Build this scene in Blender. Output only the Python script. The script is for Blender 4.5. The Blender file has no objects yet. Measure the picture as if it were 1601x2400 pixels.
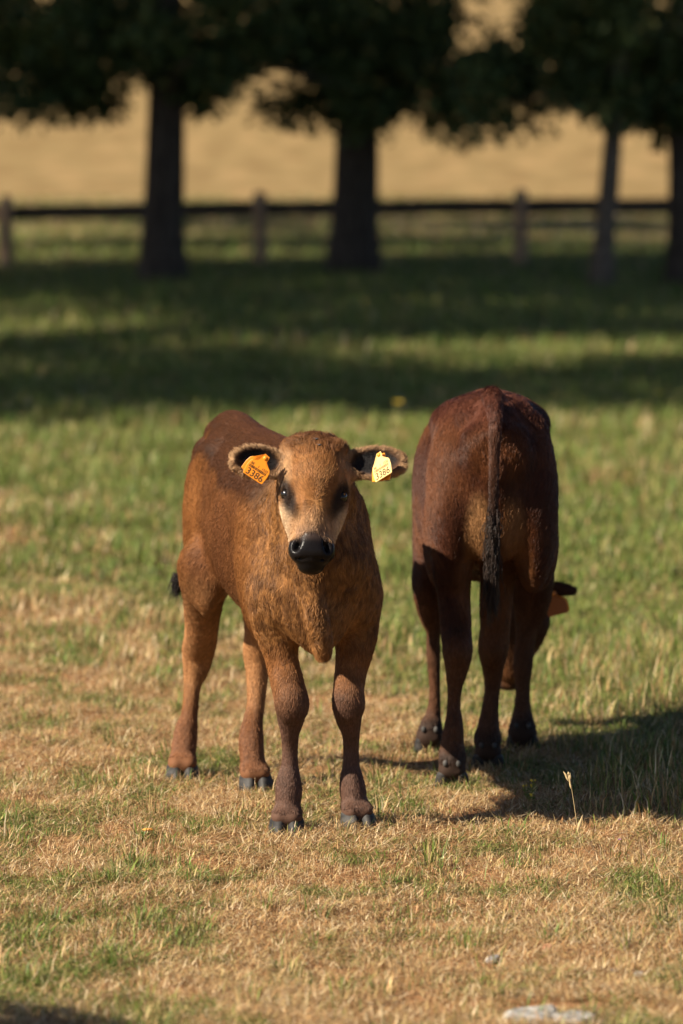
import bpy, math
import numpy as np
from mathutils import Vector, Matrix

S = bpy.context.scene
COL = S.collection
R = math.radians

# ------------------------------------------------------------------ camera, light, exposure
CAM_H = 1.675
PITCH = math.atan(920 / 9000)
cam_d = bpy.data.cameras.new('camera')
cam = bpy.data.objects.new('camera', cam_d)
COL.objects.link(cam)
cam.location = (0, 0, CAM_H)
cam.rotation_euler = (math.pi / 2 - PITCH, 0, 0)
cam_d.sensor_fit = 'VERTICAL'
cam_d.sensor_height = 36
cam_d.sensor_width = 24
cam_d.lens = 135
cam_d.clip_start = 0.1
cam_d.clip_end = 3000
cam_d.dof.use_dof = True
cam_d.dof.focus_distance = 8.92
cam_d.dof.aperture_fstop = 3.1
S.camera = cam

SUN_EL = R(35)
SUN_AZ = R(244)          # clockwise from +Y, direction TO the sun
to_sun = Vector((math.sin(SUN_AZ) * math.cos(SUN_EL), math.cos(SUN_AZ) * math.cos(SUN_EL), math.sin(SUN_EL)))
w = bpy.data.worlds.new('World')
S.world = w
w.use_nodes = True
nt = w.node_tree
bg = nt.nodes['Background']
sky = nt.nodes.new('ShaderNodeTexSky')
sky.sky_type = 'NISHITA'
sky.sun_disc = False
sky.air_density = 0.6
sky.dust_density = 0.6
sky.sun_elevation = SUN_EL
sky.sun_rotation = SUN_AZ
nt.links.new(sky.outputs[0], bg.inputs[0])
bg.inputs[1].default_value = 0.05
sl = bpy.data.lights.new('sun', 'SUN')
sl.energy = 5.0
sl.angle = R(0.55)
sl.color = (1.0, 0.90, 0.74)
sun = bpy.data.objects.new('sun', sl)
COL.objects.link(sun)
sun.rotation_euler = (-to_sun).to_track_quat('-Z', 'Y').to_euler()
S.view_settings.view_transform = 'Standard'
S.view_settings.look = 'None'
S.view_settings.gamma = 1
S.view_settings.use_curve_mapping = False
S.view_settings.exposure = 1.3
S.cycles.max_bounces = 6
S.cycles.transparent_max_bounces = 8

rng = np.random.default_rng(7)


# ------------------------------------------------------------------ helpers
def W(px, py, Y):
    """photo pixel at world depth Y -> world point"""
    u = (px - 800.5) / 9000
    v = (1200 - py) / 9000
    t = Y / (math.cos(PITCH) + v * math.sin(PITCH))
    return np.array([u * t, Y, CAM_H + t * (-math.sin(PITCH) + v * math.cos(PITCH))])


def GY(py):
    """depth at which the flat ground shows at photo row py"""
    v = (1200 - py) / 9000
    dz = -math.sin(PITCH) + v * math.cos(PITCH)
    t = -CAM_H / dz
    return t * (math.cos(PITCH) + v * math.sin(PITCH))


def hash3(i, j, k, seed):
    n = (i.astype(np.int64) * 374761393 + j.astype(np.int64) * 668265263 + k.astype(np.int64) * 2147483647 + seed * 144269504) & 0xffffffff
    n = ((n ^ (n >> 13)) * 1274126177) & 0xffffffff
    n = ((n ^ (n >> 15)) * 2246822519) & 0xffffffff
    return ((n ^ (n >> 16)) & 0xffff) / 65535.0


def noise(p, scale, seed=0):
    """value noise in 0..1 at points p (N,3)"""
    q = np.asarray(p, float) * scale
    i = np.floor(q).astype(np.int64)
    f = q - i
    f = f * f * (3 - 2 * f)
    out = 0
    for dx in (0, 1):
        wx = f[:, 0] if dx else 1 - f[:, 0]
        for dy in (0, 1):
            wy = f[:, 1] if dy else 1 - f[:, 1]
            for dz in (0, 1):
                wz = f[:, 2] if dz else 1 - f[:, 2]
                out = out + wx * wy * wz * hash3(i[:, 0] + dx, i[:, 1] + dy, i[:, 2] + dz, seed)
    return out


def fbm(p, scale, seed=0, oct=3):
    s = 0; a = 0.5; tot = 0
    for o in range(oct):
        s = s + a * noise(p, scale * 2 ** o, seed + o * 17)
        tot += a; a *= 0.5
    return s / tot


def sstep(a, b, x):
    t = np.clip((x - a) / (b - a), 0, 1)
    return t * t * (3 - 2 * t)


def mix(a, b, t):
    t = np.asarray(t)[..., None]
    return np.asarray(a) * (1 - t) + np.asarray(b) * t


def tag(o, label=None, cat=None, group=None, kind=None):
    if label: o['label'] = label
    if cat: o['category'] = cat
    if group: o['group'] = group
    if kind: o['kind'] = kind
    return o


def link(name, data, mat=None, parent=None):
    o = bpy.data.objects.new(name, data)
    COL.objects.link(o)
    if mat is not None:
        data.materials.append(mat)
    if parent is not None:
        o.parent = parent
    return o


def empty(name, loc, rz=0):
    o = bpy.data.objects.new(name, None)
    COL.objects.link(o)
    o.location = loc
    o.rotation_euler = (0, 0, rz)
    o.empty_display_size = 0.1
    return o


def mesh_np(name, verts, faces_list, cols=None, smooth=True, alpha=None):
    """faces_list: list of (F,k) int arrays"""
    me = bpy.data.meshes.new(name)
    verts = np.ascontiguousarray(verts, dtype=np.float32)
    loops = np.concatenate([f.ravel() for f in faces_list]).astype(np.int32)
    sizes = np.concatenate([np.full(len(f), f.shape[1], np.int32) for f in faces_list])
    starts = np.concatenate([[0], np.cumsum(sizes)[:-1]]).astype(np.int32)
    me.vertices.add(len(verts))
    me.vertices.foreach_set('co', verts.ravel())
    me.loops.add(len(loops))
    me.loops.foreach_set('vertex_index', loops)
    me.polygons.add(len(sizes))
    me.polygons.foreach_set('loop_start', starts)
    me.polygons.foreach_set('use_smooth', np.full(len(sizes), smooth, bool))
    me.update(calc_edges=True)
    if cols is not None:
        c = np.ones((len(verts), 4), np.float32)
        c[:, :3] = cols
        if alpha is not None: c[:, 3] = alpha
        a = me.color_attributes.new('Col', 'FLOAT_COLOR', 'POINT')
        a.data.foreach_set('color', c.ravel())
    return me


def principled(name, color=(0.5, 0.5, 0.5), rough=0.7, spec=0.3):
    m = bpy.data.materials.new(name)
    m.use_nodes = True
    b = m.node_tree.nodes['Principled BSDF']
    b.inputs['Base Color'].default_value = (*color, 1)
    b.inputs['Roughness'].default_value = rough
    b.inputs['Specular IOR Level'].default_value = spec
    return m, m.node_tree, b


def noisy(name, c1, c2, scale, rough=0.8, spec=0.2, bump=0.0, detail=6, stretch=None, c3=None):
    m, t, b = principled(name, c1, rough, spec)
    tc = t.nodes.new('ShaderNodeTexCoord')
    n = t.nodes.new('ShaderNodeTexNoise')
    n.inputs['Scale'].default_value = scale
    n.inputs['Detail'].default_value = detail
    src = tc.outputs['Object']
    if stretch:
        mp = t.nodes.new('ShaderNodeMapping')
        mp.inputs['Scale'].default_value = stretch
        t.links.new(src, mp.inputs[0]); src = mp.outputs[0]
    t.links.new(src, n.inputs['Vector'])
    r = t.nodes.new('ShaderNodeValToRGB')
    r.color_ramp.elements[0].position = 0.32; r.color_ramp.elements[0].color = (*c1, 1)
    r.color_ramp.elements[1].position = 0.68; r.color_ramp.elements[1].color = (*c2, 1)
    if c3:
        e = r.color_ramp.elements.new(0.5); e.color = (*c3, 1)
    t.links.new(n.outputs['Fac'], r.inputs[0])
    t.links.new(r.outputs[0], b.inputs['Base Color'])
    if bump:
        bp = t.nodes.new('ShaderNodeBump')
        bp.inputs['Strength'].default_value = 1
        bp.inputs['Distance'].default_value = bump
        t.links.new(n.outputs['Fac'], bp.inputs['Height'])
        t.links.new(bp.outputs[0], b.inputs['Normal'])
    return m


def colmat(name, rough=0.7, spec=0.2, translucent=0.0):
    """material that reads the coat / blade colour attribute"""
    m, t, b = principled(name, (0.5, 0.5, 0.5), rough, spec)
    a = t.nodes.new('ShaderNodeAttribute')
    a.attribute_name = 'Col'
    t.links.new(a.outputs['Color'], b.inputs['Base Color'])
    if translucent:
        tr = t.nodes.new('ShaderNodeBsdfTranslucent')
        t.links.new(a.outputs['Color'], tr.inputs[0])
        mx = t.nodes.new('ShaderNodeMixShader')
        mx.inputs[0].default_value = translucent
        t.links.new(b.outputs[0], mx.inputs[1]); t.links.new(tr.outputs[0], mx.inputs[2])
        t.links.new(mx.outputs[0], t.nodes['Material Output'].inputs[0])
    return m


M_BLADE = colmat('grass_blade', 0.55, 0.25, 0.25)
M_LEAF = colmat('tree_leaf', 0.55, 0.25, 0.2)
M_COAT = colmat('calf_coat', 0.75, 0.12)
_t = M_COAT.node_tree; _b = _t.nodes['Principled BSDF']; _a = [n_ for n_ in _t.nodes if n_.type == 'ATTRIBUTE'][0]
_m = _t.nodes.new('ShaderNodeMapRange'); _m.inputs[3].default_value = 0.75; _m.inputs[4].default_value = 0.30      # bare wet skin of the nose is glossy
_t.links.new(_a.outputs['Alpha'], _m.inputs[0]); _t.links.new(_m.outputs[0], _b.inputs['Roughness'])
_m2 = _t.nodes.new('ShaderNodeMapRange'); _m2.inputs[3].default_value = 0.12; _m2.inputs[4].default_value = 0.10
_t.links.new(_a.outputs['Alpha'], _m2.inputs[0]); _t.links.new(_m2.outputs[0], _b.inputs['Specular IOR Level'])
_tc = _t.nodes.new('ShaderNodeTexCoord'); _v = _t.nodes.new('ShaderNodeTexVoronoi'); _v.inputs['Scale'].default_value = 260
_t.links.new(_tc.outputs['Object'], _v.inputs['Vector'])
_bp = _t.nodes.new('ShaderNodeBump'); _bp.inputs['Strength'].default_value = 0.22; _bp.inputs['Distance'].default_value = 0.0012
_t.links.new(_v.outputs['Distance'], _bp.inputs['Height']); _t.links.new(_bp.outputs[0], _b.inputs['Normal'])
M_FUR = colmat('calf_hair', 0.42, 0.15)


# ------------------------------------------------------------------ ground, hillside
def ground_z(x, y):
    p = np.stack([x, y, np.zeros_like(x)], 1)
    z = (fbm(p, 0.9, 3, 3) - 0.5) * 0.035 + (fbm(p, 7.0, 5, 2) - 0.5) * 0.022
    z = z - 0.020
    far = sstep(14, 40, y)
    z = z + (fbm(p, 0.12, 9, 2) - 0.5) * 0.35 * far
    return z


ys = np.concatenate([np.linspace(-60, 4, 14)[:-1], np.linspace(4, 6.3, 20)[:-1], np.linspace(6.3, 13, 230)[:-1], np.geomspace(13, 82, 90)])
uu = np.concatenate([np.linspace(-1, -0.12, 24)[:-1] , np.linspace(-0.12, 0.12, 150), np.linspace(0.12, 1, 24)[1:]])
half = np.maximum(60, ys * 0 + 160)
gx = []; gy = []
for yv, hv in zip(ys, half):
    near = 0.125 * max(yv, 4) + 1.2
    xs = np.where(np.abs(uu) <= 0.12, uu / 0.12 * near, np.sign(uu) * (near + (np.abs(uu) - 0.12) / 0.88 * (hv - near)))
    gx.append(xs); gy.append(np.full_like(xs, yv))
gx = np.concatenate(gx); gy = np.concatenate(gy)
gz = ground_z(gx, gy)
nu, nv = len(uu), len(ys)
ii = np.arange(nv - 1)[:, None] * nu + np.arange(nu - 1)[None, :]
quads = np.stack([ii, ii + 1, ii + nu + 1, ii + nu], -1).reshape(-1, 4)


def greenness(x, y):
    """0 = parched straw, 1 = lush grass; patches of the pasture itself"""
    p = np.stack([x, y, np.zeros_like(x)], 1)
    n1 = fbm(p * np.array([1, 0.55, 1]), 1.3, 21, 3)
    n2 = fbm(p, 6.0, 29, 2); n3 = fbm(p, 15.0, 39, 2)
    base = 0.36 + 0.52 * sstep(9.4, 15.5, y + 2.2 * np.clip(x - 0.1, -1.4, 1.2))
    base = base + 0.25 * sstep(19, 25, y)
    return sstep(.18, .86, base + (n1 - 0.5) * 1.0 + (n2 - 0.5) * 1.0 + (n3 - 0.5) * .8)


g = greenness(gx, gy)
soil = mix((0.27, 0.145, 0.072), (0.085, 0.075, 0.032), g)
aside = sstep(.2, .9, np.abs(gx) - (.11 * np.maximum(gy, 4) + .35)) * np.ones_like(gx)
aside = np.maximum(aside, 1 - sstep(5.6, 6.5, gy))
soil = mix(soil, mix((0.30, 0.205, 0.10), (0.115, 0.125, 0.035), g), aside * .9)
soil = soil * (0.75 + 0.5 * fbm(np.stack([gx, gy, gz], 1), 9, 44, 2))[:, None]
gm = mesh_np('pasture_ground', np.stack([gx, gy, gz], 1), [quads], soil)
m_ground, t, b = principled('parched_turf', rough=0.95, spec=0.05)
a = t.nodes.new('ShaderNodeAttribute'); a.attribute_name = 'Col'
tc = t.nodes.new('ShaderNodeTexCoord')
n = t.nodes.new('ShaderNodeTexNoise'); n.inputs['Scale'].default_value = 70; n.inputs['Detail'].default_value = 8
t.links.new(tc.outputs['Object'], n.inputs['Vector'])
r = t.nodes.new('ShaderNodeValToRGB')
r.color_ramp.elements[0].position = 0.3; r.color_ramp.elements[0].color = (0.45, 0.42, 0.4, 1)
r.color_ramp.elements[1].position = 0.7; r.color_ramp.elements[1].color = (1.35, 1.3, 1.2, 1)
t.links.new(n.outputs['Fac'], r.inputs[0])
mm = t.nodes.new('ShaderNodeMix'); mm.data_type = 'RGBA'; mm.blend_type = 'MULTIPLY'; mm.inputs[0].default_value = 1
t.links.new(a.outputs['Color'], mm.inputs[6]); t.links.new(r.outputs[0], mm.inputs[7])
t.links.new(mm.outputs[2], b.inputs['Base Color'])
bp = t.nodes.new('ShaderNodeBump'); bp.inputs['Distance'].default_value = 0.012
t.links.new(n.outputs['Fac'], bp.inputs['Height']); t.links.new(bp.outputs[0], b.inputs['Normal'])
tag(link('pasture_ground', gm, m_ground), kind='structure')

# hillside of ripe pale field rising behind the fence
hy = np.concatenate([[78], np.linspace(84, 700, 70)])
hx = np.linspace(-700, 700, 90)
HX, HY = np.meshgrid(hx, hy)
HX = HX.ravel(); HY = HY.ravel()
HZ = np.where(HY < 80, -0.6, 0.02 + 0.062 * np.maximum(HY - 84, 0) * sstep(70, 130, HY)) + \
     (fbm(np.stack([HX, HY, HX * 0], 1), 0.02, 61, 2) - 0.5) * 0.7 * sstep(95, 160, HY)
HZ = HZ - 0.00002 * np.maximum(HY - 300, 0) ** 2
nu, nv = len(hx), len(hy)
ii = np.arange(nv - 1)[:, None] * nu + np.arange(nu - 1)[None, :]
quads = np.stack([ii, ii + 1, ii + nu + 1, ii + nu], -1).reshape(-1, 4)
m_field = noisy('ripe_field', (0.175, 0.112, 0.048), (0.27, 0.175, 0.080), 1.6, 0.95, 0.03, 0.0, 8, (0.7, 0.18, 1), c3=(0.205, 0.142, 0.062))
tag(link('hillside_field', mesh_np('hillside_field', np.stack([HX, HY, HZ], 1), [quads]), m_field), kind='structure')


# ------------------------------------------------------------------ trees
def tube(pts, rad, seg=10, noise_amp=0.0, seed=0):
    pts = np.asarray(pts, float); rad = np.asarray(rad, float)
    n = len(pts)
    tang = np.gradient(pts, axis=0)
    tang /= np.linalg.norm(tang, axis=1)[:, None] + 1e-9
    ref = np.where(np.abs(tang[:, 2:3]) < 0.9, np.array([[0, 0, 1.0]]), np.array([[1.0, 0, 0]]))
    s = np.cross(tang, ref); s /= np.linalg.norm(s, axis=1)[:, None]
    u = np.cross(s, tang)
    an = np.arange(seg) / seg * 2 * math.pi
    rr = rad[:, None] * np.ones(seg)[None]
    if noise_amp:
        rg = np.random.default_rng(seed)
        rr = rr * (1 + noise_amp * (rg.random((1, seg)) - 0.5) * 2 + noise_amp * 0.6 * (rg.random((n, seg)) - 0.5))
    v = pts[:, None] + rr[..., None] * (np.cos(an)[None, :, None] * s[:, None] + np.sin(an)[None, :, None] * u[:, None])
    v = v.reshape(-1, 3)
    i = np.arange(n - 1)[:, None] * seg
    k = np.arange(seg)[None]; k2 = (k + 1) % seg
    q = np.stack([i + k, i + k2, i + seg + k2, i + seg + k], -1).reshape(-1, 4)
    return v, q


class Acc:
    def __init__(self): self.v = []; self.q = []; self.n = 0
    def add(self, v, q): self.v.append(v); self.q.append(q + self.n); self.n += len(v)
    def mesh(self, name, cols=None, smooth=True):
        return mesh_np(name, np.concatenate(self.v), [np.concatenate(self.q)], cols, smooth)


def leaves_mesh(name, pos, size, cols, rg, droop=0.3):
    """bent rhombic leaves with random attitude"""
    n = len(pos)
    d = rg.normal(size=(n, 3)); d[:, 2] -= droop; d /= np.linalg.norm(d, axis=1)[:, None]
    r2 = rg.normal(size=(n, 3)); s = np.cross(d, r2); s /= np.linalg.norm(s, axis=1)[:, None]
    nn = np.cross(d, s)
    L = size[:, None]
    v = np.stack([pos, pos + d * L * 0.5 + s * L * 0.3 + nn * L * 0.08, pos + d * L, pos + d * L * 0.5 - s * L * 0.3 + nn * L * 0.08], 1).reshape(-1, 3)
    b = np.arange(n)[:, None] * 4
    f = np.concatenate([b + np.array([[0, 1, 2]]), b + np.array([[0, 2, 3]])])
    return mesh_np(name, v, [f], np.repeat(cols, 4, 0), False)


m_bark = noisy('rough_bark', (0.035, 0.026, 0.02), (0.11, 0.085, 0.065), 9, 0.95, 0.1, 0.03, 8, (4, 4, 0.7))
m_bark2 = noisy('pale_bark', (0.07, 0.052, 0.038), (0.19, 0.148, 0.11), 9, 0.95, 0.1, 0.02, 8, (3, 3, 1.2))


def make_tree(loc, label, tr, height, cr, cz, crz, nl, seed, bark, lean=(0, 0), leaf=0.11, group=None, low=None, cat='tree', name='shade_tree', skirts=()):
    rg = np.random.default_rng(seed)
    root = empty(name, loc)
    tag(root, label, cat, group)
    zt = np.linspace(0, 1, 12)
    tp = np.stack([lean[0] * zt ** 1.2 + 0.03 * np.sin(zt * 7 + seed), lean[1] * zt, zt * height * 0.82 - 0.12 * (zt == 0)], 1)
    rad = tr * (1 - 0.75 * zt ** 1.6) * (1 + 0.4 * np.exp(-zt * height / 0.22))
    A = Acc()
    A.add(*tube(tp, rad, 14, 0.07, seed))
    limbs_ = []
    for k in range(11):
        z0 = rg.uniform(0.28, 0.8)
        p0 = np.array([np.interp(z0, zt, tp[:, j]) for j in range(3)])
        an = k * 2.4 + rg.uniform(-0.4, 0.4)
        ln = cr * rg.uniform(0.55, 0.9)
        e = p0 + np.array([math.cos(an) * ln, math.sin(an) * ln, ln * rg.uniform(-0.05, 0.7)])
        mid = (p0 + e) / 2 + np.array([0, 0, 0.12 * ln])
        r0 = tr * 0.35 * (1 - z0 * 0.5)
        limbs_.append(tube([p0, mid, e], [r0, r0 * 0.6, r0 * 0.2], 7, 0.05, seed + k))
    if name == 'row_tree':
        for lv in limbs_: A.add(*lv)
    else:
        for lv in limbs_: link('limb', mesh_np('limb', lv[0], [lv[1]]), bark, root)
    link('trunk', A.mesh('trunk'), bark, root)
    # foliage: clumps of leaves through the crown volume
    nc = 90
    cd = rg.normal(size=(nc, 3)); cd /= np.linalg.norm(cd, axis=1)[:, None]
    rr = rg.uniform(0.35, 1.0, nc) ** 0.5
    c = cd * rr[:, None] * np.array([cr, cr, crz])
    c[:, 2] += cz
    c[:, :2] += np.array(lean)[None] * (c[:, 2:3] / height)
    if low is not None:
        c[:, 2] = np.maximum(c[:, 2], low + rg.uniform(0, 0.5, nc))
    if len(skirts):
        c = np.concatenate([c, np.array(skirts)]); 
    wts = np.ones(len(c))
    idx = rg.integers(0, len(c), nl)
    if len(skirts):
        k = int(nl * .36)
        idx[:k] = rg.integers(nc, len(c), k)
    sp = np.where(idx < nc, 0.36 * cr / 2.2, 0.17)
    pos = c[idx] + np.clip(rg.normal(size=(nl, 3)), -1.8, 1.8) * sp[:, None] * np.array([1, 1, 0.75])
    shade = rg.uniform(0.7, 1.35, nl) * (0.75 + 0.5 * rg.random(len(c))[idx])
    cols = np.array([0.060, 0.085, 0.026])[None] * shade[:, None]
    yel = rg.random(nl) < 0.12
    cols[yel] = np.array([0.11, 0.105, 0.03])
    link('crown', leaves_mesh('crown', pos, rg.uniform(0.7, 1.3, nl) * leaf, cols, rg), M_LEAF, root)
    return root


def gz1(x, y):
    return float(ground_z(np.array([float(x)]), np.array([float(y)]))[0])


def sk(root, px, py0, py1, Y, n, spread=40, seed=0):
    """clump centres of hanging foliage round a photo position, in the tree's own frame"""
    rg = np.random.default_rng(seed)
    out = []
    for k in range(n):
        p = W(px + rg.uniform(-spread, spread), rg.uniform(py0, py1), Y + rg.uniform(-0.8, 0.8))
        out.append(p - np.asarray(root))
    return out


def base_at(px, py):
    Y = GY(py); p = W(px, py, Y)
    return (p[0], Y, gz1(p[0], Y))


l1 = base_at(390, 668)
s1 = sk(l1, 150, -40, 110, 39, 14, 190, 31) + sk(l1, 60, 60, 250, 39, 10, 90, 1) + sk(l1, 200, 60, 245, 39, 9, 90, 2) + sk(l1, 330, 40, 225, 39, 8, 70, 3) + sk(l1, 480, 40, 225, 39, 8, 50, 4) + sk(l1, 560, 0, 130, 39, 5, 60, 5)
make_tree(l1, 'stout dark tree with flared trunk base, by the fence near the leaning pale post', 0.225, 7.2, 2.4, 4.6, 2.5, 19000, 11, m_bark, group=None, low=2.3, skirts=s1)
l2 = base_at(832, 655)
s2 = sk(l2, 850, -40, 120, 40, 14, 170, 32) + sk(l2, 740, 40, 250, 40, 12, 80, 6) + sk(l2, 850, 60, 275, 40, 10, 60, 7) + sk(l2, 960, 40, 240, 40, 12, 90, 8) + sk(l2, 1060, 120, 300, 40, 6, 30, 9) + sk(l2, 690, 0, 140, 40, 6, 60, 10)
make_tree(l2, 'thickest dark trunk standing between the two calves against the pale field', 0.25, 7.6, 2.3, 4.7, 2.6, 19000, 12, m_bark, low=2.3, skirts=s2)
l3 = base_at(1404, 678)
s3 = sk(l3, 1390, -40, 100, 38.5, 9, 110, 33) + sk(l3, 1160, 120, 290, 38.5, 7, 30, 12) + sk(l3, 1215, 150, 290, 38.5, 5, 25, 13) + sk(l3, 1330, 40, 260, 38.5, 8, 45, 14) + sk(l3, 1290, 0, 130, 38.5, 6, 40, 24) + sk(l3, 1440, 100, 260, 38.5, 5, 40, 15)
make_tree(l3, 'slender pale-barked tree leaning slightly, beyond the second calf', 0.105, 6.8, 1.9, 4.6, 2.2, 12000, 13, m_bark2, lean=(0.55, 0.1), low=2.45, skirts=s3)
l4 = base_at(1605, 672)
s4 = sk(l4, 1560, 30, 280, 39, 10, 50, 16) + sk(l4, 1500, 60, 250, 39, 6, 40, 17) + sk(l4, 1640, 30, 300, 39, 8, 60, 18)
make_tree(l4, 'dark tree trunk cut by the edge of the view, beside the slender pale tree', 0.2, 7.0, 2.2, 4.6, 2.4, 13000, 14, m_bark, low=2.35, skirts=s4)

# a row of trees along the pasture's side, standing out of view, whose shade lies on the grass
SHX, SHY = [9.6 / math.tan(SUN_EL) * c_ for c_ in (-math.sin(SUN_AZ), -math.cos(SUN_AZ))]      # where a crown's shade falls from its trunk
ROWS = [(-3.4, 25.4, 0.0, .8), (-0.2, 24.6, 5.2, .8), (3.0, 24.9, 1.0, .8), (-0.6, 29.2, 3.6, .4), (1.2, 34.4, 4.4, .6), (2.8, 32.6, 0.4, .9), (4.6, 32.4, 1.4, .9), (-2.9, 37.4, 2.6, .8), (1.0, 37.6, 1.7, .95),
        (4.8, 37.6, 3.3, 1.0), (-3.2, 42.6, 5.0, 1.0), (-0.6, 41.5, 0.9, .9), (3.2, 41.8, 2.9, .9), (1.6, 44.0, 4.2, 1.0), (5.6, 44.5, 4.8, 1.0), (0.6, 51.0, 0.8, 1.0), (5.2, 52.0, 2.2, 1.0), (1.4, 59.0, 3.0, 1.0), (-3.6, 64.0, 1.4, 1.0), (6.0, 63.0, 5.6, 1.0), (1.5, 69.0, 0.2, 1.0)]
proto = make_tree((ROWS[0][0] - SHX, ROWS[0][1] - SHY, 0), 'tall leafy tree in the row along the side of the pasture', 0.24, 13.0, 2.9, 9.6, 3.0, 6200, 21, m_bark, leaf=0.24, group='row of trees along the pasture side', name='row_tree')
proto.scale = (.8, .8, 1)
kids = list(proto.children)
for x, y, rz, sc in ROWS[1:]:
    c = proto.copy(); COL.objects.link(c)
    c.location = (x - SHX, y - SHY, 0); c.rotation_euler = (0, 0, rz); c.scale = (sc, sc, 1)
    for kk in kids:
        d = kk.copy(); COL.objects.link(d); d.parent = c
# unseen shrub added beside the camera's standing place to cast shade on the near turf
shade_bush = empty('shade_bush', (-1.95, 6.27, 0)); tag(shade_bush, 'rounded leafy shrub added out of view to shade the near turf', 'shade_bush')
rgb = np.random.default_rng(77)
bp_ = rgb.normal(size=(5000, 3)); bp_ /= np.linalg.norm(bp_, axis=1)[:, None]
bp_ = bp_ * rgb.uniform(.3, 1, (5000, 1)) ** .4 * np.array([.5, .5, .5]) + np.array([0, 0, .62])
link('foliage', leaves_mesh('foliage', bp_, rgb.uniform(.03, .07, 5000), np.array([[.05, .075, .022]]) * rgb.uniform(.7, 1.4, (5000, 1)), rgb), M_LEAF, shade_bush)
Bs = Acc()
for k in range(9):
    an = k * .7; Bs.add(*tube([(0, 0, -.05), (math.cos(an) * .12, math.sin(an) * .12, .35), (math.cos(an) * .3, math.sin(an) * .3, .8)], [.014, .01, .004], 6))
link('stems', Bs.mesh('stems'), m_bark, shade_bush)

# ------------------------------------------------------------------ fence
m_wood = noisy('weathered_wood', (0.25, 0.152, 0.09), (0.44, 0.285, 0.18), 8, 0.9, 0.15, 0.008, 8, (5, 5, 0.8))
m_rail = noisy('dark_rail_wood', (0.05, 0.036, 0.026), (0.12, 0.088, 0.062), 8, 0.9, 0.15, 0.008, 8, (0.8, 5, 5))
FY = GY(628)
fence = empty('rail_fence', (0, FY, 0))
tag(fence, 'low weathered wooden rail fence running behind the trees', 'fence')
post_x = [(px - 800.5) / 9000 * FY for px in (12, 610, 1218)]
stepx = (post_x[2] - post_x[0]) / 2
xs = [post_x[0] - 2 * stepx, post_x[0] - stepx] + post_x + [post_x[2] + stepx, post_x[2] + 2 * stepx, post_x[2] + 3 * stepx]
for i, x in enumerate(xs):
    rg = np.random.default_rng(80 + i)
    lean = rg.uniform(-0.02, 0.02)
    z0 = gz1(x, FY)
    v, q = tube([[x, 0, z0 - 0.2], [x + lean * 0.5, 0, z0 + 0.4], [x + lean, 0, z0 + 0.83], [x + lean, 0, z0 + 0.86]],
                [0.085, 0.078, 0.074, 0.03], 10, 0.06, i)
    link('post', mesh_np('post', v, [q]), m_wood, fence)
for i in range(len(xs) - 1):
    rg = np.random.default_rng(180 + i)
    za, zb = gz1(xs[i], FY), gz1(xs[i + 1], FY)
    a0, a1 = xs[i] - 0.06, xs[i + 1] + 0.06
    n = 9
    px_ = np.linspace(a0, a1, n)
    v = []
    off = 0.115 if i % 2 else 0.125
    for k, xx in enumerate(px_):
        zc = za + (zb - za) * k / (n - 1) + 0.655 + rg.uniform(-0.008, 0.008)
        hh = 0.088 + rg.uniform(-0.004, 0.004)
        v += [[xx, off - 0.03, zc - hh], [xx, off + 0.03, zc - hh], [xx, off + 0.03, zc + hh], [xx, off - 0.03, zc + hh]]
    q = []
    for k in range(n - 1):
        for j in range(4):
            q.append([k * 4 + j, k * 4 + (j + 1) % 4, k * 4 + 4 + (j + 1) % 4, k * 4 + 4 + j])
    q += [[0, 3, 2, 1], [n * 4 - 4, n * 4 - 3, n * 4 - 2, n * 4 - 1]]
    link('rail', mesh_np('rail', np.array(v), [np.array(q)], None, False), m_rail, fence)


# ------------------------------------------------------------------ grass
def blades(base, length, width, lean, az, cols, curl, tipcol=None):
    """two-segment blades; lean = angle from vertical at the base, curl = extra lean at tip"""
    n = len(base)
    d = np.stack([np.cos(az), np.sin(az), np.zeros(n)], 1)
    s = np.stack([-np.sin(az), np.cos(az), np.zeros(n)], 1)
    up = np.array([[0, 0, 1.0]])
    l1 = lean[:, None]; l2 = (lean + curl)[:, None]
    L = length[:, None]
    m = base + 0.55 * L * (np.cos(l1) * up + np.sin(l1) * d)
    t = m + 0.45 * L * (np.cos(l2) * up + np.sin(l2) * d)
    wv = s * width[:, None] * 0.5
    v = np.stack([base - wv, base + wv, m - wv * 0.8, m + wv * 0.8, t], 1).reshape(-1, 3)
    b = np.arange(n)[:, None] * 5
    q = b + np.array([[0, 1, 3, 2]])
    tr = b + np.array([[2, 3, 4]])
    c = np.repeat(cols, 5, 0)
    return v, q, tr, c


GREEN = np.array([[0.115, 0.190, 0.028], [0.160, 0.205, 0.038], [0.070, 0.120, 0.024], [0.210, 0.205, 0.055], [0.13, 0.16, 0.045], [0.25, 0.225, 0.07]])
STRAW = np.array([[0.53, 0.365, 0.185], [0.45, 0.285, 0.130], [0.64, 0.50, 0.31], [0.39, 0.215, 0.090], [0.50, 0.37, 0.165], [0.29, 0.155, 0.068]])


def clear_of(x, y):
    """keep the pale slabs free of blades"""
    return ~((np.abs(x - 0.40) < 0.10) & (np.abs(y - 7.19) < 0.04))


def field(n, y0, y1, power, margin=0.118, seed=0):
    rg = np.random.default_rng(seed)
    u = rg.random(n)
    if power == 0:
        y = np.sqrt(u * (y1 ** 2 - y0 ** 2) + y0 ** 2)
    else:
        e = 1 - power
        y = (u * (y1 ** e - y0 ** e) + y0 ** e) ** (1 / e)
    x = (rg.random(n) * 2 - 1) * (margin * y + 0.35)
    return x, y, rg


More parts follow.
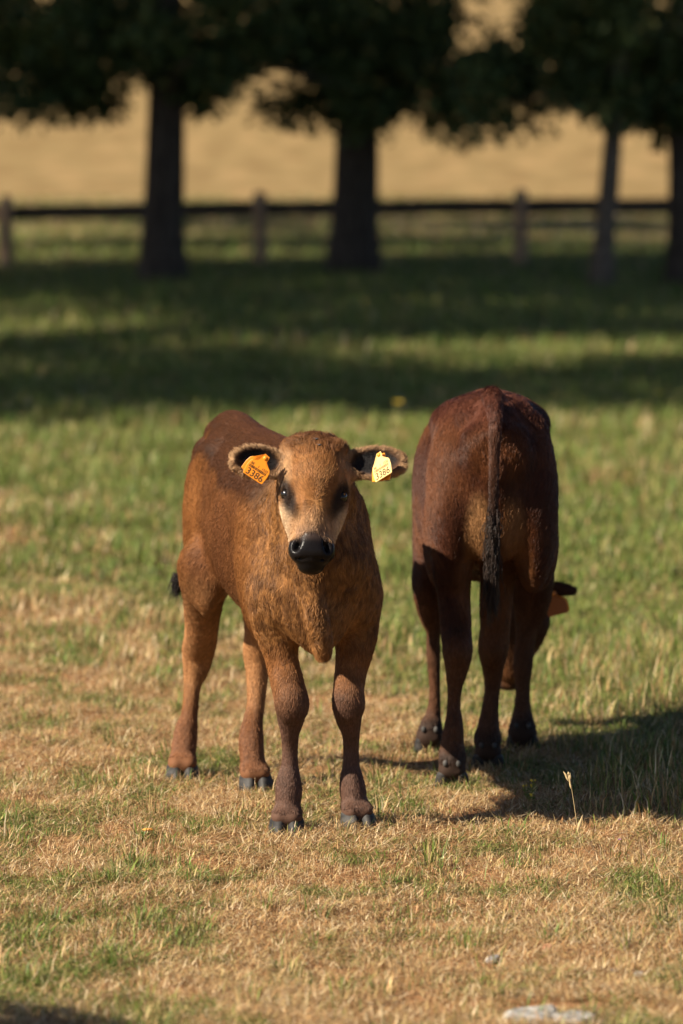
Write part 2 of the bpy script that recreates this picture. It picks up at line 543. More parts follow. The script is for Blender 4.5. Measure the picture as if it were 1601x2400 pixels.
def build_grass():
    V = []; Q = []; T = []; C = []; off = 0
    def push(res):
        nonlocal off
        v, q, t_, c = res
        V.append(v); Q.append(q + off); T.append(t_ + off); C.append(c); off += len(v)
    def colour(gr, rg, n, gain=1.0):
        isg = rg.random(n) < gr
        c = np.where(isg[:, None], GREEN[rg.integers(0, len(GREEN), n)], STRAW[rg.integers(0, len(STRAW), n)])
        return c * rg.uniform(0.55, 1.35, n)[:, None] * gain, isg
    # flat litter of dry straw: one slim triangle each
    def slivers(base, length, width, lean, az, cols):
        n = len(base)
        d = np.stack([np.cos(az) * np.sin(lean), np.sin(az) * np.sin(lean), np.cos(lean)], 1)
        sd = np.stack([-np.sin(az), np.cos(az), np.zeros(n)], 1) * width[:, None] * .5
        v = np.stack([base - sd, base + sd, base + d * length[:, None]], 1).reshape(-1, 3)
        return v, np.zeros((0, 4), int), np.arange(n)[:, None] * 3 + np.array([[0, 1, 2]]), np.repeat(cols, 3, 0)
    n = 520000
    x, y, rg = field(n, 6.5, 14.0, 0.5, 0.105, seed=1)
    ok = clear_of(x, y) & (rg.random(n) < .25 + 1.2 * sstep(.32, .6, fbm(np.stack([x, y, x * 0], 1), 5, 181, 3))); x = x[ok]; y = y[ok]; n = len(x)
    gr = greenness(x, y)
    c, isg = colour(gr * 0.75, rg, n)
    z = ground_z(x, y) + rg.uniform(0.0, 0.016, n)
    push(slivers(np.stack([x, y, z], 1), rg.uniform(0.012, 0.045, n), rg.uniform(0.0012, 0.0030, n), rg.uniform(0.95, 1.75, n), rg.uniform(0, 6.28, n), c))
    # dense short stubble
    n = 340000
    x, y, rg = field(n, 6.5, 14.0, 0.5, 0.105, seed=11)
    p = np.stack([x, y, x * 0], 1)
    ok = clear_of(x, y) & (rg.random(n) < .15 + 1.1 * sstep(.35, .62, fbm(p, 8, 171, 3))); x = x[ok]; y = y[ok]; n = len(x)
    gr = greenness(x, y)
    c, isg = colour(np.clip(gr * .9, 0, .85), rg, n)
    push(slivers(np.stack([x, y, ground_z(x, y) - .001], 1), rg.uniform(0.008, 0.026, n), rg.uniform(0.0012, 0.0026, n), rg.uniform(0.0, 0.95, n), rg.uniform(0, 6.28, n), c))
    # short upright blades, clumped
    n = 120000
    x, y, rg = field(n, 6.5, 13.5, 0.6, seed=2)
    p = np.stack([x, y, x * 0], 1)
    cl = fbm(p, 9, 71, 2)
    ok = clear_of(x, y) & (rg.random(n) < 0.25 + 1.1 * sstep(0.38, 0.66, cl)); x = x[ok]; y = y[ok]; cl = cl[ok]; n = len(x)
    gr = greenness(x, y)
    c, isg = colour(np.clip(gr * 0.95 + 0.5 * sstep(0.5, 0.72, cl), 0, 0.95), rg, n)
    ln = rg.uniform(0.010, 0.034, n) * (0.7 + 0.9 * sstep(0.4, 0.7, cl)) * (0.8 + 0.5 * sstep(9, 13, y))
    push(blades(np.stack([x, y, ground_z(x, y) - 0.002], 1), ln, rg.uniform(0.0010, 0.0026, n), rg.uniform(0.05, 0.95, n), rg.uniform(0, 6.28, n), c, rg.uniform(0, 1.0, n)))
    # taller green tufts in the near turf
    nt_ = 900
    cx, cy, rg = field(nt_, 6.6, 13.5, 0.5, seed=3)
    gr = greenness(cx, cy)
    keep = (rg.random(nt_) < 0.25 + gr) & clear_of(cx, cy)
    cx = cx[keep]; cy = cy[keep]; nt_ = len(cx)
    per = 30
    x = np.repeat(cx, per) + rg.normal(size=nt_ * per) * 0.018
    y = np.repeat(cy, per) + rg.normal(size=nt_ * per) * 0.018
    n = len(x)
    big = np.repeat(rg.uniform(0.6, 1.25, nt_), per)
    tint = np.repeat(rg.uniform(0.3, 1.0, nt_), per)
    c, isg = colour(tint, rg, n)
    az = np.arctan2(y - np.repeat(cy, per), x - np.repeat(cx, per)) + rg.normal(size=n) * 0.5
    push(blades(np.stack([x, y, ground_z(x, y) - 0.003], 1), rg.uniform(0.025, 0.075, n) * big, rg.uniform(0.0016, 0.0036, n), rg.uniform(0.05, 0.75, n), az, c, rg.uniform(0.1, 1.1, n)))
    # taller grass to the right of the grazing calf
    n = 20000
    rg = np.random.default_rng(33)
    x = rg.uniform(0.55, 1.9, n); y = rg.uniform(9.2, 12.6, n)
    p = np.stack([x, y, x * 0], 1)
    keep = fbm(p, 5, 55, 2) > .42; x = x[keep]; y = y[keep]; n = len(x)
    c, isg = colour(np.full(n, .62), rg, n)
    push(blades(np.stack([x, y, ground_z(x, y) - 0.004], 1), rg.uniform(0.03, 0.13, n) * (0.45 + 0.55 * sstep(.5, .8, x)), rg.uniform(0.0018, 0.0036, n), rg.uniform(0.05, 0.7, n), rg.uniform(0, 6.28, n), c, rg.uniform(0, 1.0, n)))
    # thinner turf to either side of the animals and behind the camera's standing place
    n = 150000
    rg = np.random.default_rng(44)
    y = rg.uniform(3.0, 24, n); x = rg.uniform(-1, 1, n) * (0.1 * y + 4.2)
    keep = (np.abs(x) > .105 * y + .3) | (y < 6.5); x = x[keep]; y = y[keep]; n = len(x)
    gr = greenness(x, y)
    c, isg = colour(gr, rg, n)
    push(slivers(np.stack([x, y, ground_z(x, y) - .002], 1), rg.uniform(0.03, 0.09, n), rg.uniform(0.003, 0.007, n), rg.uniform(0.0, 1.1, n), rg.uniform(0, 6.28, n), c))
    # blades pressed up round the hooves
    hoofs = np.array([(-.128, 8.985), (.037, 9.045), (-.405, 9.775), (-.214, 9.60), (.277, 9.67), (.376, 9.97), (.23, 10.22), (.48, 10.26)])
    per = 130; n = per * len(hoofs); rg = np.random.default_rng(66)
    an = rg.uniform(0, 6.283, n); rr_ = rg.uniform(.035, .085, n)
    x = np.repeat(hoofs[:, 0], per) + np.cos(an) * rr_; y = np.repeat(hoofs[:, 1], per) + np.sin(an) * rr_
    c, isg = colour(np.full(n, .45), rg, n)
    push(blades(np.stack([x, y, ground_z(x, y) - .002], 1), rg.uniform(.018, .052, n), rg.uniform(.0013, .003, n), rg.uniform(.05, .8, n), rg.uniform(0, 6.28, n), c, rg.uniform(0, 1., n)))
    # middle pasture
    n = 210000
    x, y, rg = field(n, 11.5, 28, 1.2, seed=4)
    keep = rg.random(n) < sstep(11.0, 13.5, y); x = x[keep]; y = y[keep]; n = len(x)
    p = np.stack([x, y, x * 0], 1)
    cl = fbm(p, 3.2, 91, 3)
    gr = greenness(x, y)
    c, isg = colour(np.clip(gr + 0.08, 0, 0.93), rg, n)
    ln = rg.uniform(0.03, 0.085, n) * (0.65 + 0.9 * sstep(0.4, 0.68, cl)) * (0.8 + 0.5 * sstep(13, 19, y))
    push(blades(np.stack([x, y, ground_z(x, y) - 0.004], 1), ln, rg.uniform(0.0022, 0.0055, n) * (0.6 + y / 24), rg.uniform(0.05, 0.8, n), rg.uniform(0, 6.28, n), c, rg.uniform(0, 0.9, n)))
    # far pasture under and beyond the trees
    n = 90000
    x, y, rg = field(n, 26, 81, 1.3, 0.12, seed=5)
    gr = np.clip(greenness(x, y) + 0.1, 0, 0.95) * (1 - 0.45 * sstep(45, 60, y))
    c, isg = colour(gr, rg, n)
    push(blades(np.stack([x, y, ground_z(x, y) - 0.01], 1), rg.uniform(0.06, 0.17, n), rg.uniform(0.006, 0.012, n) * (y / 30), rg.uniform(0.05, 0.8, n), rg.uniform(0, 6.28, n), c, rg.uniform(0, 0.9, n)))
    return mesh_np('meadow_grass', np.concatenate(V), [np.concatenate(Q), np.concatenate(T)], np.concatenate(C), False)


tag(link('meadow_grass', build_grass(), M_BLADE), 'short dry and green grass covering the pasture', 'grass', kind='stuff')


# ------------------------------------------------------------------ implicit-surface animal bodies
class Field:
    def __init__(self, lo, hi, h):
        self.lo = np.array(lo, np.float32); self.h = h
        self.n = np.ceil((np.array(hi) - lo) / h).astype(int) + 1
        self.D = np.full(self.n, 1.0, np.float32)
        self.ax = [self.lo[i] + h * np.arange(self.n[i], dtype=np.float32) for i in range(3)]

    def sub(self, lo, hi):
        a = np.maximum(np.floor((np.asarray(lo) - self.lo) / self.h).astype(int), 0)
        b = np.minimum(np.ceil((np.asarray(hi) - self.lo) / self.h).astype(int) + 1, self.n)
        b = np.maximum(b, a + 1)
        sl_ = tuple(slice(a[i], b[i]) for i in range(3))
        X = self.ax[0][sl_[0]][:, None, None]; Y = self.ax[1][sl_[1]][None, :, None]; Z = self.ax[2][sl_[2]][None, None, :]
        return sl_, X, Y, Z

    def union(self, sl_, d, k):
        A = self.D[sl_]
        if k <= 0:
            self.D[sl_] = np.minimum(A, d); return
        h = np.maximum(k - np.abs(A - d), 0) / k
        self.D[sl_] = np.minimum(A, d) - h * h * k * 0.25

    def carve(self, sl_, d, k):
        A = self.D[sl_]; d = -d
        h = np.maximum(k - np.abs(A - d), 0) / max(k, 1e-6)
        self.D[sl_] = np.maximum(A, d) + h * h * k * 0.25

    def ell(self, c, r, axes=None, k=0.03, carve=False):
        c = np.asarray(c, float); r = np.asarray(r, float)
        m = r.max() + k + 3 * self.h
        sl_, X, Y, Z = self.sub(c - m, c + m)
        x, y, z = X - c[0], Y - c[1], Z - c[2]
        if axes is None:
            axes = np.eye(3)
        q = [(x * a_[0] + y * a_[1] + z * a_[2]) for a_ in axes]
        k0 = np.sqrt(sum((q[i] / r[i]) ** 2 for i in range(3)))
        k1 = np.sqrt(sum((q[i] / r[i] ** 2) ** 2 for i in range(3))) + 1e-9
        d = k0 * (k0 - 1) / k1
        (self.carve if carve else self.union)(sl_, d, k)

    def chain(self, pts, rad, k=0.03, sub=4, carve=False):
        pts = np.asarray(pts, float); rad = np.asarray(rad, float)
        n = len(pts)
        if n > 2 and sub > 1:
            P = []; Rr = []
            e = np.concatenate([[2 * pts[0] - pts[1]], pts, [2 * pts[-1] - pts[-2]]])
            er = np.concatenate([[rad[0]], rad, [rad[-1]]])
            for i in range(n - 1):
                for s_ in range(sub):
                    t_ = s_ / sub
                    f = lambda a_, b_, c_, d_: 0.5 * (2 * b_ + (c_ - a_) * t_ + (2 * a_ - 5 * b_ + 4 * c_ - d_) * t_ ** 2 + (3 * b_ - a_ - 3 * c_ + d_) * t_ ** 3)
                    P.append(f(e[i], e[i + 1], e[i + 2], e[i + 3])); Rr.append(f(er[i], er[i + 1], er[i + 2], er[i + 3]))
            P.append(pts[-1]); Rr.append(rad[-1])
            pts = np.array(P); rad = np.array(Rr)
        m = rad.max() + k + 3 * self.h
        sl_, X, Y, Z = self.sub(pts.min(0) - m, pts.max(0) + m)
        d = np.full(self.D[sl_].shape, 1.0, np.float32)
        base = [s_.start for s_ in sl_]
        for i in range(len(pts) - 1):
            a_, b_ = pts[i], pts[i + 1]
            mm_ = max(rad[i], rad[i + 1]) + k + 3 * self.h
            s2, X2, Y2, Z2 = self.sub(np.minimum(a_, b_) - mm_, np.maximum(a_, b_) + mm_)
            ba = b_ - a_
            l2 = float(ba @ ba) + 1e-12
            x, y, z = X2 - a_[0], Y2 - a_[1], Z2 - a_[2]
            h = np.clip((x * ba[0] + y * ba[1] + z * ba[2]) / l2, 0, 1)
            dd = np.sqrt((x - h * ba[0]) ** 2 + (y - h * ba[1]) ** 2 + (z - h * ba[2]) ** 2) - (rad[i] + (rad[i + 1] - rad[i]) * h)
            s3 = tuple(slice(s2[j].start - base[j], s2[j].stop - base[j]) for j in range(3))
            d[s3] = np.minimum(d[s3], dd)
        (self.carve if carve else self.union)(sl_, d, k)

    def loft(self, tab, p=2.3, k=0.03):
        tab = np.asarray(tab, float)
        f0, f1 = tab[0, 0], tab[-1, 0]
        # smooth resample
        ff = np.linspace(f0, f1, 80)
        cols = []
        for c in range(1, tab.shape[1]):
            v = np.interp(ff, tab[:, 0], tab[:, c])
            for _ in range(10):
                v[1:-1] = 0.25 * v[:-2] + 0.5 * v[1:-1] + 0.25 * v[2:]
            cols.append(v)
        wm = tab[:, 3].max() + k + 0.03
        zm = (tab[:, 2] + tab[:, 4]).max() + k + 0.03
        zn = (tab[:, 2] - tab[:, 4]).min() - k - 0.03
        sl_, X, Y, Z = self.sub((f0, tab[:, 1].min() - wm, zn), (f1, tab[:, 1].max() + wm, zm))
        yc = np.interp(X, ff, cols[0]); zc = np.interp(X, ff, cols[1]); ww = np.interp(X, ff, cols[2]); hh = np.interp(X, ff, cols[3])
        kk = (np.abs((Y - yc) / ww) ** p + np.abs((Z - zc) / hh) ** p) ** (1 / p)
        d = ((kk - 1) * np.minimum(ww, hh) * 0.95).astype(np.float32)
        self.union(sl_, d, k)

    def mesh(self):
        D = self.D
        n = np.array(D.shape)
        s = D < 0
        cnt = np.zeros(n - 1, np.int8)
        for dx in (0, 1):
            for dy in (0, 1):
                for dz in (0, 1):
                    cnt += s[dx:n[0] - 1 + dx, dy:n[1] - 1 + dy, dz:n[2] - 1 + dz]
        act = (cnt > 0) & (cnt < 8)
        idx = np.argwhere(act)
        vid = np.full(act.shape, -1, np.int32)
        vid[act] = np.arange(len(idx))
        cor = [(dx, dy, dz) for dx in (0, 1) for dy in (0, 1) for dz in (0, 1)]
        val = np.stack([D[idx[:, 0] + c[0], idx[:, 1] + c[1], idx[:, 2] + c[2]] for c in cor], 1)
        acc = np.zeros((len(idx), 3)); num = np.zeros(len(idx))
        for a_ in range(8):
            for b_ in range(a_ + 1, 8):
                ca, cb = np.array(cor[a_]), np.array(cor[b_])
                if np.abs(ca - cb).sum() != 1: continue
                va, vb = val[:, a_], val[:, b_]
                m = (va < 0) != (vb < 0)
                t_ = np.where(m, va / np.where(m, va - vb, 1), 0)
                acc += np.where(m[:, None], ca + (cb - ca) * t_[:, None], 0)
                num += m
        v = self.lo + self.h * (idx + acc / num[:, None])
        faces = []
        for ax_ in range(3):
            o = [j for j in range(3) if j != ax_]
            a0 = [slice(0, None)] * 3; a1 = [slice(0, None)] * 3
            a0[ax_] = slice(0, -1); a1[ax_] = slice(1, None)
            e = s[tuple(a0)] != s[tuple(a1)]
            pos = np.argwhere(e)
            ok = (pos[:, o[0]] > 0) & (pos[:, o[1]] > 0) & (pos[:, o[0]] < n[o[0]] - 1) & (pos[:, o[1]] < n[o[1]] - 1)
            pos = pos[ok]
            q = []
            for da, db in ((0, 0), (-1, 0), (-1, -1), (0, -1)):
                c = pos.copy(); c[:, o[0]] += da; c[:, o[1]] += db
                q.append(vid[c[:, 0], c[:, 1], c[:, 2]])
            q = np.stack(q, 1)
            inside = s[pos[:, 0], pos[:, 1], pos[:, 2]]
            flip = inside if ax_ != 1 else ~inside
            q[~flip] = q[~flip][:, ::-1]
            faces.append(q)
        return v, np.concatenate(faces)


def vnormals(v, q):
    n_ = np.cross(v[q[:, 2]] - v[q[:, 0]], v[q[:, 3]] - v[q[:, 1]])
    out = np.zeros_like(v)
    for j in range(4):
        np.add.at(out, q[:, j], n_)
    return out / (np.linalg.norm(out, axis=1)[:, None] + 1e-12)


class Frame:
    """local frame of a head, an ear ... (origin, three unit axes) in the calf's own space"""
    def __init__(self, o, x, d, s=1.0):
        self.s = s; self.o = np.asarray(o, float)
        d = np.asarray(d, float); d = d / np.linalg.norm(d)
        x = np.asarray(x, float); x = x - d * (x @ d); x = x / np.linalg.norm(x)
        self.a = np.stack([x, d, np.cross(x, d) * -1])
    def __call__(self, p): return self.o + self.s * np.asarray(p, float) @ self.a
    def inv(self, p): return (np.asarray(p) - self.o) @ self.a.T / self.s


class Local:
    """world <-> calf space"""
    def __init__(self, o, heading):
        self.o = np.array([o[0], o[1], 0.0]); f = np.array([heading[0], heading[1], 0.0]); f /= np.linalg.norm(f)
        l = np.array([-f[1], f[0], 0.0])
        self.a = np.stack([f, l, [0, 0, 1.0]])
        self.rz = math.atan2(f[1], f[0])
    def pt(self, p): return (np.asarray(p, float) - self.o) @ self.a.T
    def px(self, x, y, Y): return self.pt(W(x, y, Y))
    def dir(self, d): return np.asarray(d, float) @ self.a.T


def head_field(F, H, ears):
    s2 = (-1, 1)
    E = lambda c, r, k=0.02, carve=False: F.ell(H(c), np.array(r) * H.s, H.a, k, carve)
    C = lambda ps, rs, k=0.02, carve=False, sub=4: F.chain([H(p) for p in ps], np.array(rs) * H.s, k, sub, carve)
    E((0, .090, -.055), (.078, .082, .078), .03)
    E((0, .022, -.055), (.060, .028, .045), .03)
    E((0, .100, -.034), (.066, .090, .036), .03)
    C([(0, .12, -.020), (0, .19, -.014), (0, .262, -.019)], [.046, .037, .033], .02)
    for s in s2:
        E((s * .064, .128, -.040), (.019, .032, .034), .018)
        E((s * .064, .139, -.034), (.022, .022, .021), .010)
        C([(s * .033, .15, -.075), (s * .024, .22, -.058), (s * .020, .265, -.046)], [.048, .040, .033], .025)
        C([(s * .036, .13, -.110), (s * .022, .22, -.095), (s * .010, .285, -.070)], [.042, .029, .026], .03)
        E((s * .046, .150, -.095), (.024, .060, .05), .025)
        E((s * .034, .287, -.021), (.023, .027, .026), .018)
        # cheek bone edge under the eye
        C([(s * .064, .160, -.055), (s * .047, .210, -.050)], [.012, .011], .02)
    E((0, .291, -.028), (.050, .037, .040), .02)
    for s in s2: E((s * .054, .010, -.055), (.027, .020, .038), .018)
    E((0, .325, -.050), (.033, .018, .028), .012)
    for s in s2:
        nf = Frame(H((s * .0385, .284, .002)), H.a[0] - s * 0.5 * H.a[2], H.a[1] + s * 0.35 * H.a[0])
        F.ell(nf.o, (.0062, .0130, .015), nf.a, .013, True)
        F.ell(H((s * .081, .139, -.018)), (.014, .0125, .019), H.a, .006, True)
    C([(-.044, .306, -.030), (-.028, .315, -.010), (0, .318, .002), (.028, .315, -.010), (.044, .306, -.030)], [.003] * 5, .005, True)
    for s, (tip, lift, twist) in zip(s2, ears):
        root = np.array(H((s * .082, .055, -.066))); tp = np.array(tip)
        ax = tp - root; ln = np.linalg.norm(ax); ax /= ln
        ef = Frame((root * .46 + tp * .54), ax, H.a[1] + twist * H.a[2])
        if ef.a[2] @ H.a[2] < 0: ef.a[2] *= -1
        F.chain([H((s * .060, .065, -.065)), root, root * .75 + tp * .25], [.030, .024, .020], .025)
        F.ell(ef.o, (ln * .57, lift, .018), ef.a, .012)
        ef2 = Frame(ef.o + ef.a[2] * .0145 + ax * 0.002, ax, ef.a[1])
        F.ell(ef2.o, (ln * .50, lift * .80, .0165), ef2.a, .004, True)
        yield ef, ln, lift


def build_fur(name, parent, v, q, nrm, col, n, length, direc, density, lift, curl, radius, seed, switch=None):
    """hair strands rooted on the body's skin; every argument is per vertex"""
    rg = np.random.default_rng(seed)
    tri = np.concatenate([q[:, [0, 1, 2]], q[:, [0, 2, 3]]])
    ar = np.linalg.norm(np.cross(v[tri[:, 1]] - v[tri[:, 0]], v[tri[:, 2]] - v[tri[:, 0]]), axis=1)
    wt = ar * density[tri].mean(1)
    cdf = np.cumsum(wt); cdf /= cdf[-1]
    ti = np.searchsorted(cdf, rg.random(n))
    ti = np.minimum(ti, len(tri) - 1)
    b1 = rg.random(n); b2 = rg.random(n); m = b1 + b2 > 1
    b1[m] = 1 - b1[m]; b2[m] = 1 - b2[m]
    bw = np.stack([1 - b1 - b2, b1, b2], 1)
    it = lambda A: (A[tri[ti]] * (bw[..., None] if A.ndim == 2 else bw)).sum(1)
    p = it(v); nn = it(nrm); nn /= np.linalg.norm(nn, axis=1)[:, None]
    c = it(col); L = it(length) * rg.uniform(0.6, 1.25, n); d = it(direc); lf = it(lift); cu = it(curl); rad = it(radius)
    # tufts: clumps of hairs lean together
    tu = np.stack([noise(p, 110, 300 + j) for j in range(3)], 1) - 0.5
    tw = np.stack([noise(p, 26, 400 + j) for j in range(3)], 1) - 0.5
    d = d + cu[:, None] * (tu * 1.6 + tw * 1.6) + rg.normal(size=(n, 3)) * 0.16
    d = d - nn * (d * nn).sum(1)[:, None]
    d /= np.linalg.norm(d, axis=1)[:, None] + 1e-9
    pq = p * np.array([1, 1, .26])
    c = c * (0.70 + 0.60 * noise(pq, 210, 510))[:, None]
    lf = lf * rg.uniform(0.6, 1.4, n)
    stray = (rg.random(n) < .012) & (L < .019)
    L = np.where(stray, L * 1.35, L); lf = np.where(stray, lf * 1.8 + .1, lf)
    t_ = np.linspace(0, 1, 4)
    pts = []
    for k, tt in enumerate(t_):
        a_ = lf * (1 - 0.65 * tt)
        pts.append(p + L[:, None] * tt * (np.cos(a_)[:, None] * d + np.sin(a_)[:, None] * nn) + (cu * L * 0.25 * math.sin(tt * 3.1))[:, None] * tw * 2)
    pts = np.stack(pts, 1)
    rr = rad[:, None] * np.array([1.0, 0.95, 0.75, 0.25])[None]
    c = c * rg.uniform(0.72, 1.28, n)[:, None]
    if switch is not None:
        sp, sr, sc = switch
        pts = np.concatenate([pts, sp]); rr = np.concatenate([rr, sr]); c = np.concatenate([c, sc]); n = len(pts)
    hc = bpy.data.hair_curves.new(name)
    hc.add_curves([4] * n)
    hc.points.foreach_set('position', pts.reshape(-1).astype(np.float32))
    ra = hc.attributes.get('radius') or hc.attributes.new('radius', 'FLOAT', 'POINT')
    ra.data.foreach_set('value', rr.reshape(-1).astype(np.float32))
    ca = hc.attributes.new('Col', 'FLOAT_COLOR', 'CURVE')
    cc = np.ones((n, 4), np.float32); cc[:, :3] = c
    ca.data.foreach_set('color', cc.ravel())
    return tag(link(name, hc, M_FUR, parent), kind='stuff')


m_eye, _, b_ = principled('eye', (0.006, 0.004, 0.003), 0.12, 0.4)
m_hoof = noisy('hoof_horn', (0.014, 0.013, 0.013), (0.048, 0.044, 0.041), 30, 0.62, 0.22, 0.0006, 5, (1, 1, 3))
m_dew = noisy('dewclaw_horn', (0.03, 0.028, 0.026), (0.08, 0.075, 0.07), 40, 0.75, 0.08)
m_tag, _, b_ = principled('tag_plastic', (0.70, 0.225, 0.012), 0.45, 0.4)
b_.inputs['Subsurface Weight'].default_value = 0.0
m_tag2, _, b_ = principled('sunlit_tag_plastic', (0.66, 0.45, 0.17), 0.45, 0.3)  # same kind of tag, sun glare painted in as a paler colour
m_tag3, _, b_ = principled('shaded_tag_plastic', (0.30, 0.09, 0.02), 0.5, 0.3)  # deep shade on the grazing calf's tag, painted in as a darker colour
m_ink, _, b_ = principled('tag_ink', (0.05, 0.03, 0.015), 0.6, 0.2)


def uv_ball(c, r, axes=None, nu_=16, nv_=10):
    th = np.linspace(0, math.pi, nv_); ph = np.arange(nu_) / nu_ * 2 * math.pi
    p = np.stack([np.outer(np.sin(th), np.cos(ph)), np.outer(np.sin(th), np.sin(ph)), np.outer(np.cos(th), np.ones(nu_))], -1).reshape(-1, 3)
    p = p * np.asarray(r)
    if axes is not None: p = p @ np.asarray(axes)
    i = np.arange(nv_ - 1)[:, None] * nu_; k = np.arange(nu_)[None]; k2 = (k + 1) % nu_
    q = np.stack([i + k, i + nu_ + k, i + nu_ + k2, i + k2], -1).reshape(-1, 4)
    return p + np.asarray(c), q


def claw(c, toe, side, sgn, h=0.038):
    """one half of a cloven hoof, coronet to ground"""
    toe = np.asarray(toe, float); side = np.asarray(side, float)
    V = []; n_ = 14
    rows = [(0.0, 1.10, 0.016), (0.004, 1.12, 0.015), (0.018, 1.06, 0.010), (0.030, 0.98, 0.003), (h, 0.86, -0.003), (h + 0.006, 0.55, -0.006)]
    for z, sc, fo in rows:
        for j in range(n_):
            an = j / n_ * 2 * math.pi
            cf = math.cos(an); sf = math.sin(an)
            f = (0.034 if cf > 0 else 0.024) * cf * sc
            taper = 1 - 0.45 * max(cf, 0) ** 2
            s_ = 0.0175 * sf * sc * taper
            inner = sf * sgn < 0
            if inner: s_ *= 0.86
            V.append(np.asarray(c) + toe * (f + fo) + side * (1.28 * s_ + sgn * (0.0192 + 0.002 * (1 - z / h)) - sgn * 0.004 * max(cf, 0)) + np.array([0, 0, z]))
    V.append(np.asarray(c) + side * sgn * 0.0172); V = np.array(V)
    q = []
    for k in range(len(rows) - 1):
        for j in range(n_):
            q.append([k * n_ + j, k * n_ + (j + 1) % n_, (k + 1) * n_ + (j + 1) % n_, (k + 1) * n_ + j])
    tri_ = [[j, len(V) - 1, (j + 1) % n_] for j in range(n_)]
    top = [(len(rows) - 1) * n_ + j for j in range(n_)]
    return mesh_np('claw', V, [np.array(q), np.array(tri_), np.array([top])])


def text_mesh(parts):
    """flat lettering: list of (string, size, x, y) -> verts, tris in the tag's plane"""
    V = []; T = []; off = 0
    for s_, size, x, y in parts:
        cu = bpy.data.curves.new('lettering', 'FONT')
        cu.body = s_; cu.size = size; cu.align_x = 'CENTER'; cu.resolution_u = 3
        cu.offset = size * 0.012
        ob = bpy.data.objects.new('lettering', cu); COL.objects.link(ob)
        dg = bpy.context.evaluated_depsgraph_get()
        me = bpy.data.meshes.new_from_object(ob.evaluated_get(dg))
        me.calc_loop_triangles()
        for t_ in me.loop_triangles: T.append([i + off for i in t_.vertices])
        for v in me.vertices: V.append([v.co.x + x, v.co.y + y, 0])
        off = len(V)
        bpy.data.objects.remove(ob); bpy.data.meshes.remove(me); bpy.data.curves.remove(cu)
    return np.array(V), np.array(T)


TAG_OUT = [(-6.5, 0), (6.5, 0), (8.5, -7), (8.8, -13), (13, -19.5), (24.5, -25), (28.2, -31), (29.5, -44), (27.5, -63), (25.5, -65),
           (-25.5, -65), (-27.5, -63), (-29.5, -44), (-28.2, -31), (-24.5, -25), (-13, -19.5), (-8.8, -13), (-8.5, -7)]


def plate(outline, th, warp=0.0):
    o = np.array(outline, float) * 0.001
    n_ = len(o)
    f = np.concatenate([np.c_[o, np.full(n_, th / 2)], np.c_[o, np.full(n_, -th / 2)]])
    # inner bead ring for a soft edge
    ctr = o.mean(0)
    ins = o + (ctr - o) * 0.03
    f2 = np.concatenate([np.c_[ins, np.full(n_, th / 2 + 0.0006)], np.c_[ins, np.full(n_, -th / 2 - 0.0006)]])
    V = np.concatenate([f, f2])
    q = []
    for j in range(n_):
        k = (j + 1) % n_
        q.append([j, n_ + j, n_ + k, k])
        q.append([j, k, 2 * n_ + k, 2 * n_ + j])
        q.append([n_ + k, n_ + j, 3 * n_ + j, 3 * n_ + k])
    front = [2 * n_ + j for j in range(n_)]
    back = [3 * n_ + j for j in range(n_)][::-1]
    V[:, 2] += warp * (V[:, 0] / 0.03) ** 2
    tri = [[front[0], front[j], front[j + 1]] for j in range(1, n_ - 1)] + [[back[0], back[j], back[j + 1]] for j in range(1, n_ - 1)]
    return V, np.array(q), np.array(tri)


def ear_tag(parent, LC, pierce, right, up, s=1.0, flip=0, lettered=True, label=None, mat=None):
    """yellow identity tag hung through an ear; right/up are its plane axes (calf space)"""
    right = np.asarray(right, float); right /= np.linalg.norm(right)
    up = np.asarray(up, float); up = up - right * (up @ right); up /= np.linalg.norm(up)
    nrm = np.cross(right, up)
    A = np.stack([right, up, nrm])
    put = lambda V, dz=0.0, rot=0.0, sx=1.0: np.asarray(pierce) + ((V * s * np.array([sx, 1, 1]) + np.array([0, 0.006, dz])) @ np.array([[math.cos(rot), math.sin(rot), 0], [-math.sin(rot), math.cos(rot), 0], [0, 0, 1]])) @ A
    V, q, tr = plate(TAG_OUT, 0.0016)
    t1 = link('ear_tag', mesh_np('ear_tag', put(V), [q, tr], None, False), mat or m_tag, parent)
    if label: t1['label'] = label
    st_v, st_q = uv_ball((0, -0.006, 0.0015), (0.0055, 0.0055, 0.0035))
    link('tag_stud', mesh_np('tag_stud', put(st_v), [st_q]), m_tag, t1)
    V, q, tr = plate(TAG_OUT, 0.0016)
    link('back_plate', mesh_np('back_plate', put(V, -0.011, flip, 1.05), [q, tr], None, False), m_tag, t1)
    if lettered:
        LV, LT = text_mesh([('3386', 0.0235, 0, -0.0618), ('BE', 0.0085, -0.0185, -0.0352), ('1', 0.0085, -0.002, -0.0352), ('1532', 0.0085, 0.0155, -0.0352)])
        bars = []; rg = np.random.default_rng(5); x = -0.0235
        while x < 0.0235:
            wv = rg.choice([0.0005, 0.0008, 0.0013]); bars.append((x, wv)); x += wv + rg.choice([0.0007, 0.0011])
        V2 = [LV]; T2 = [LT]; off = len(LV)
        for x, wv in bars:
            V2.append(np.array([[x, -0.0435, 0], [x + wv, -0.0435, 0], [x + wv, -0.0368, 0], [x, -0.0368, 0]]))
            T2.append(np.array([[off, off + 1, off + 2], [off, off + 2, off + 3]])); off += 4
        V2 = np.concatenate(V2); V2[:, 2] = 0.0017
        link('lettering', mesh_np('lettering', put(V2), [np.concatenate(T2)], None, False), m_ink, t1)
    return t1


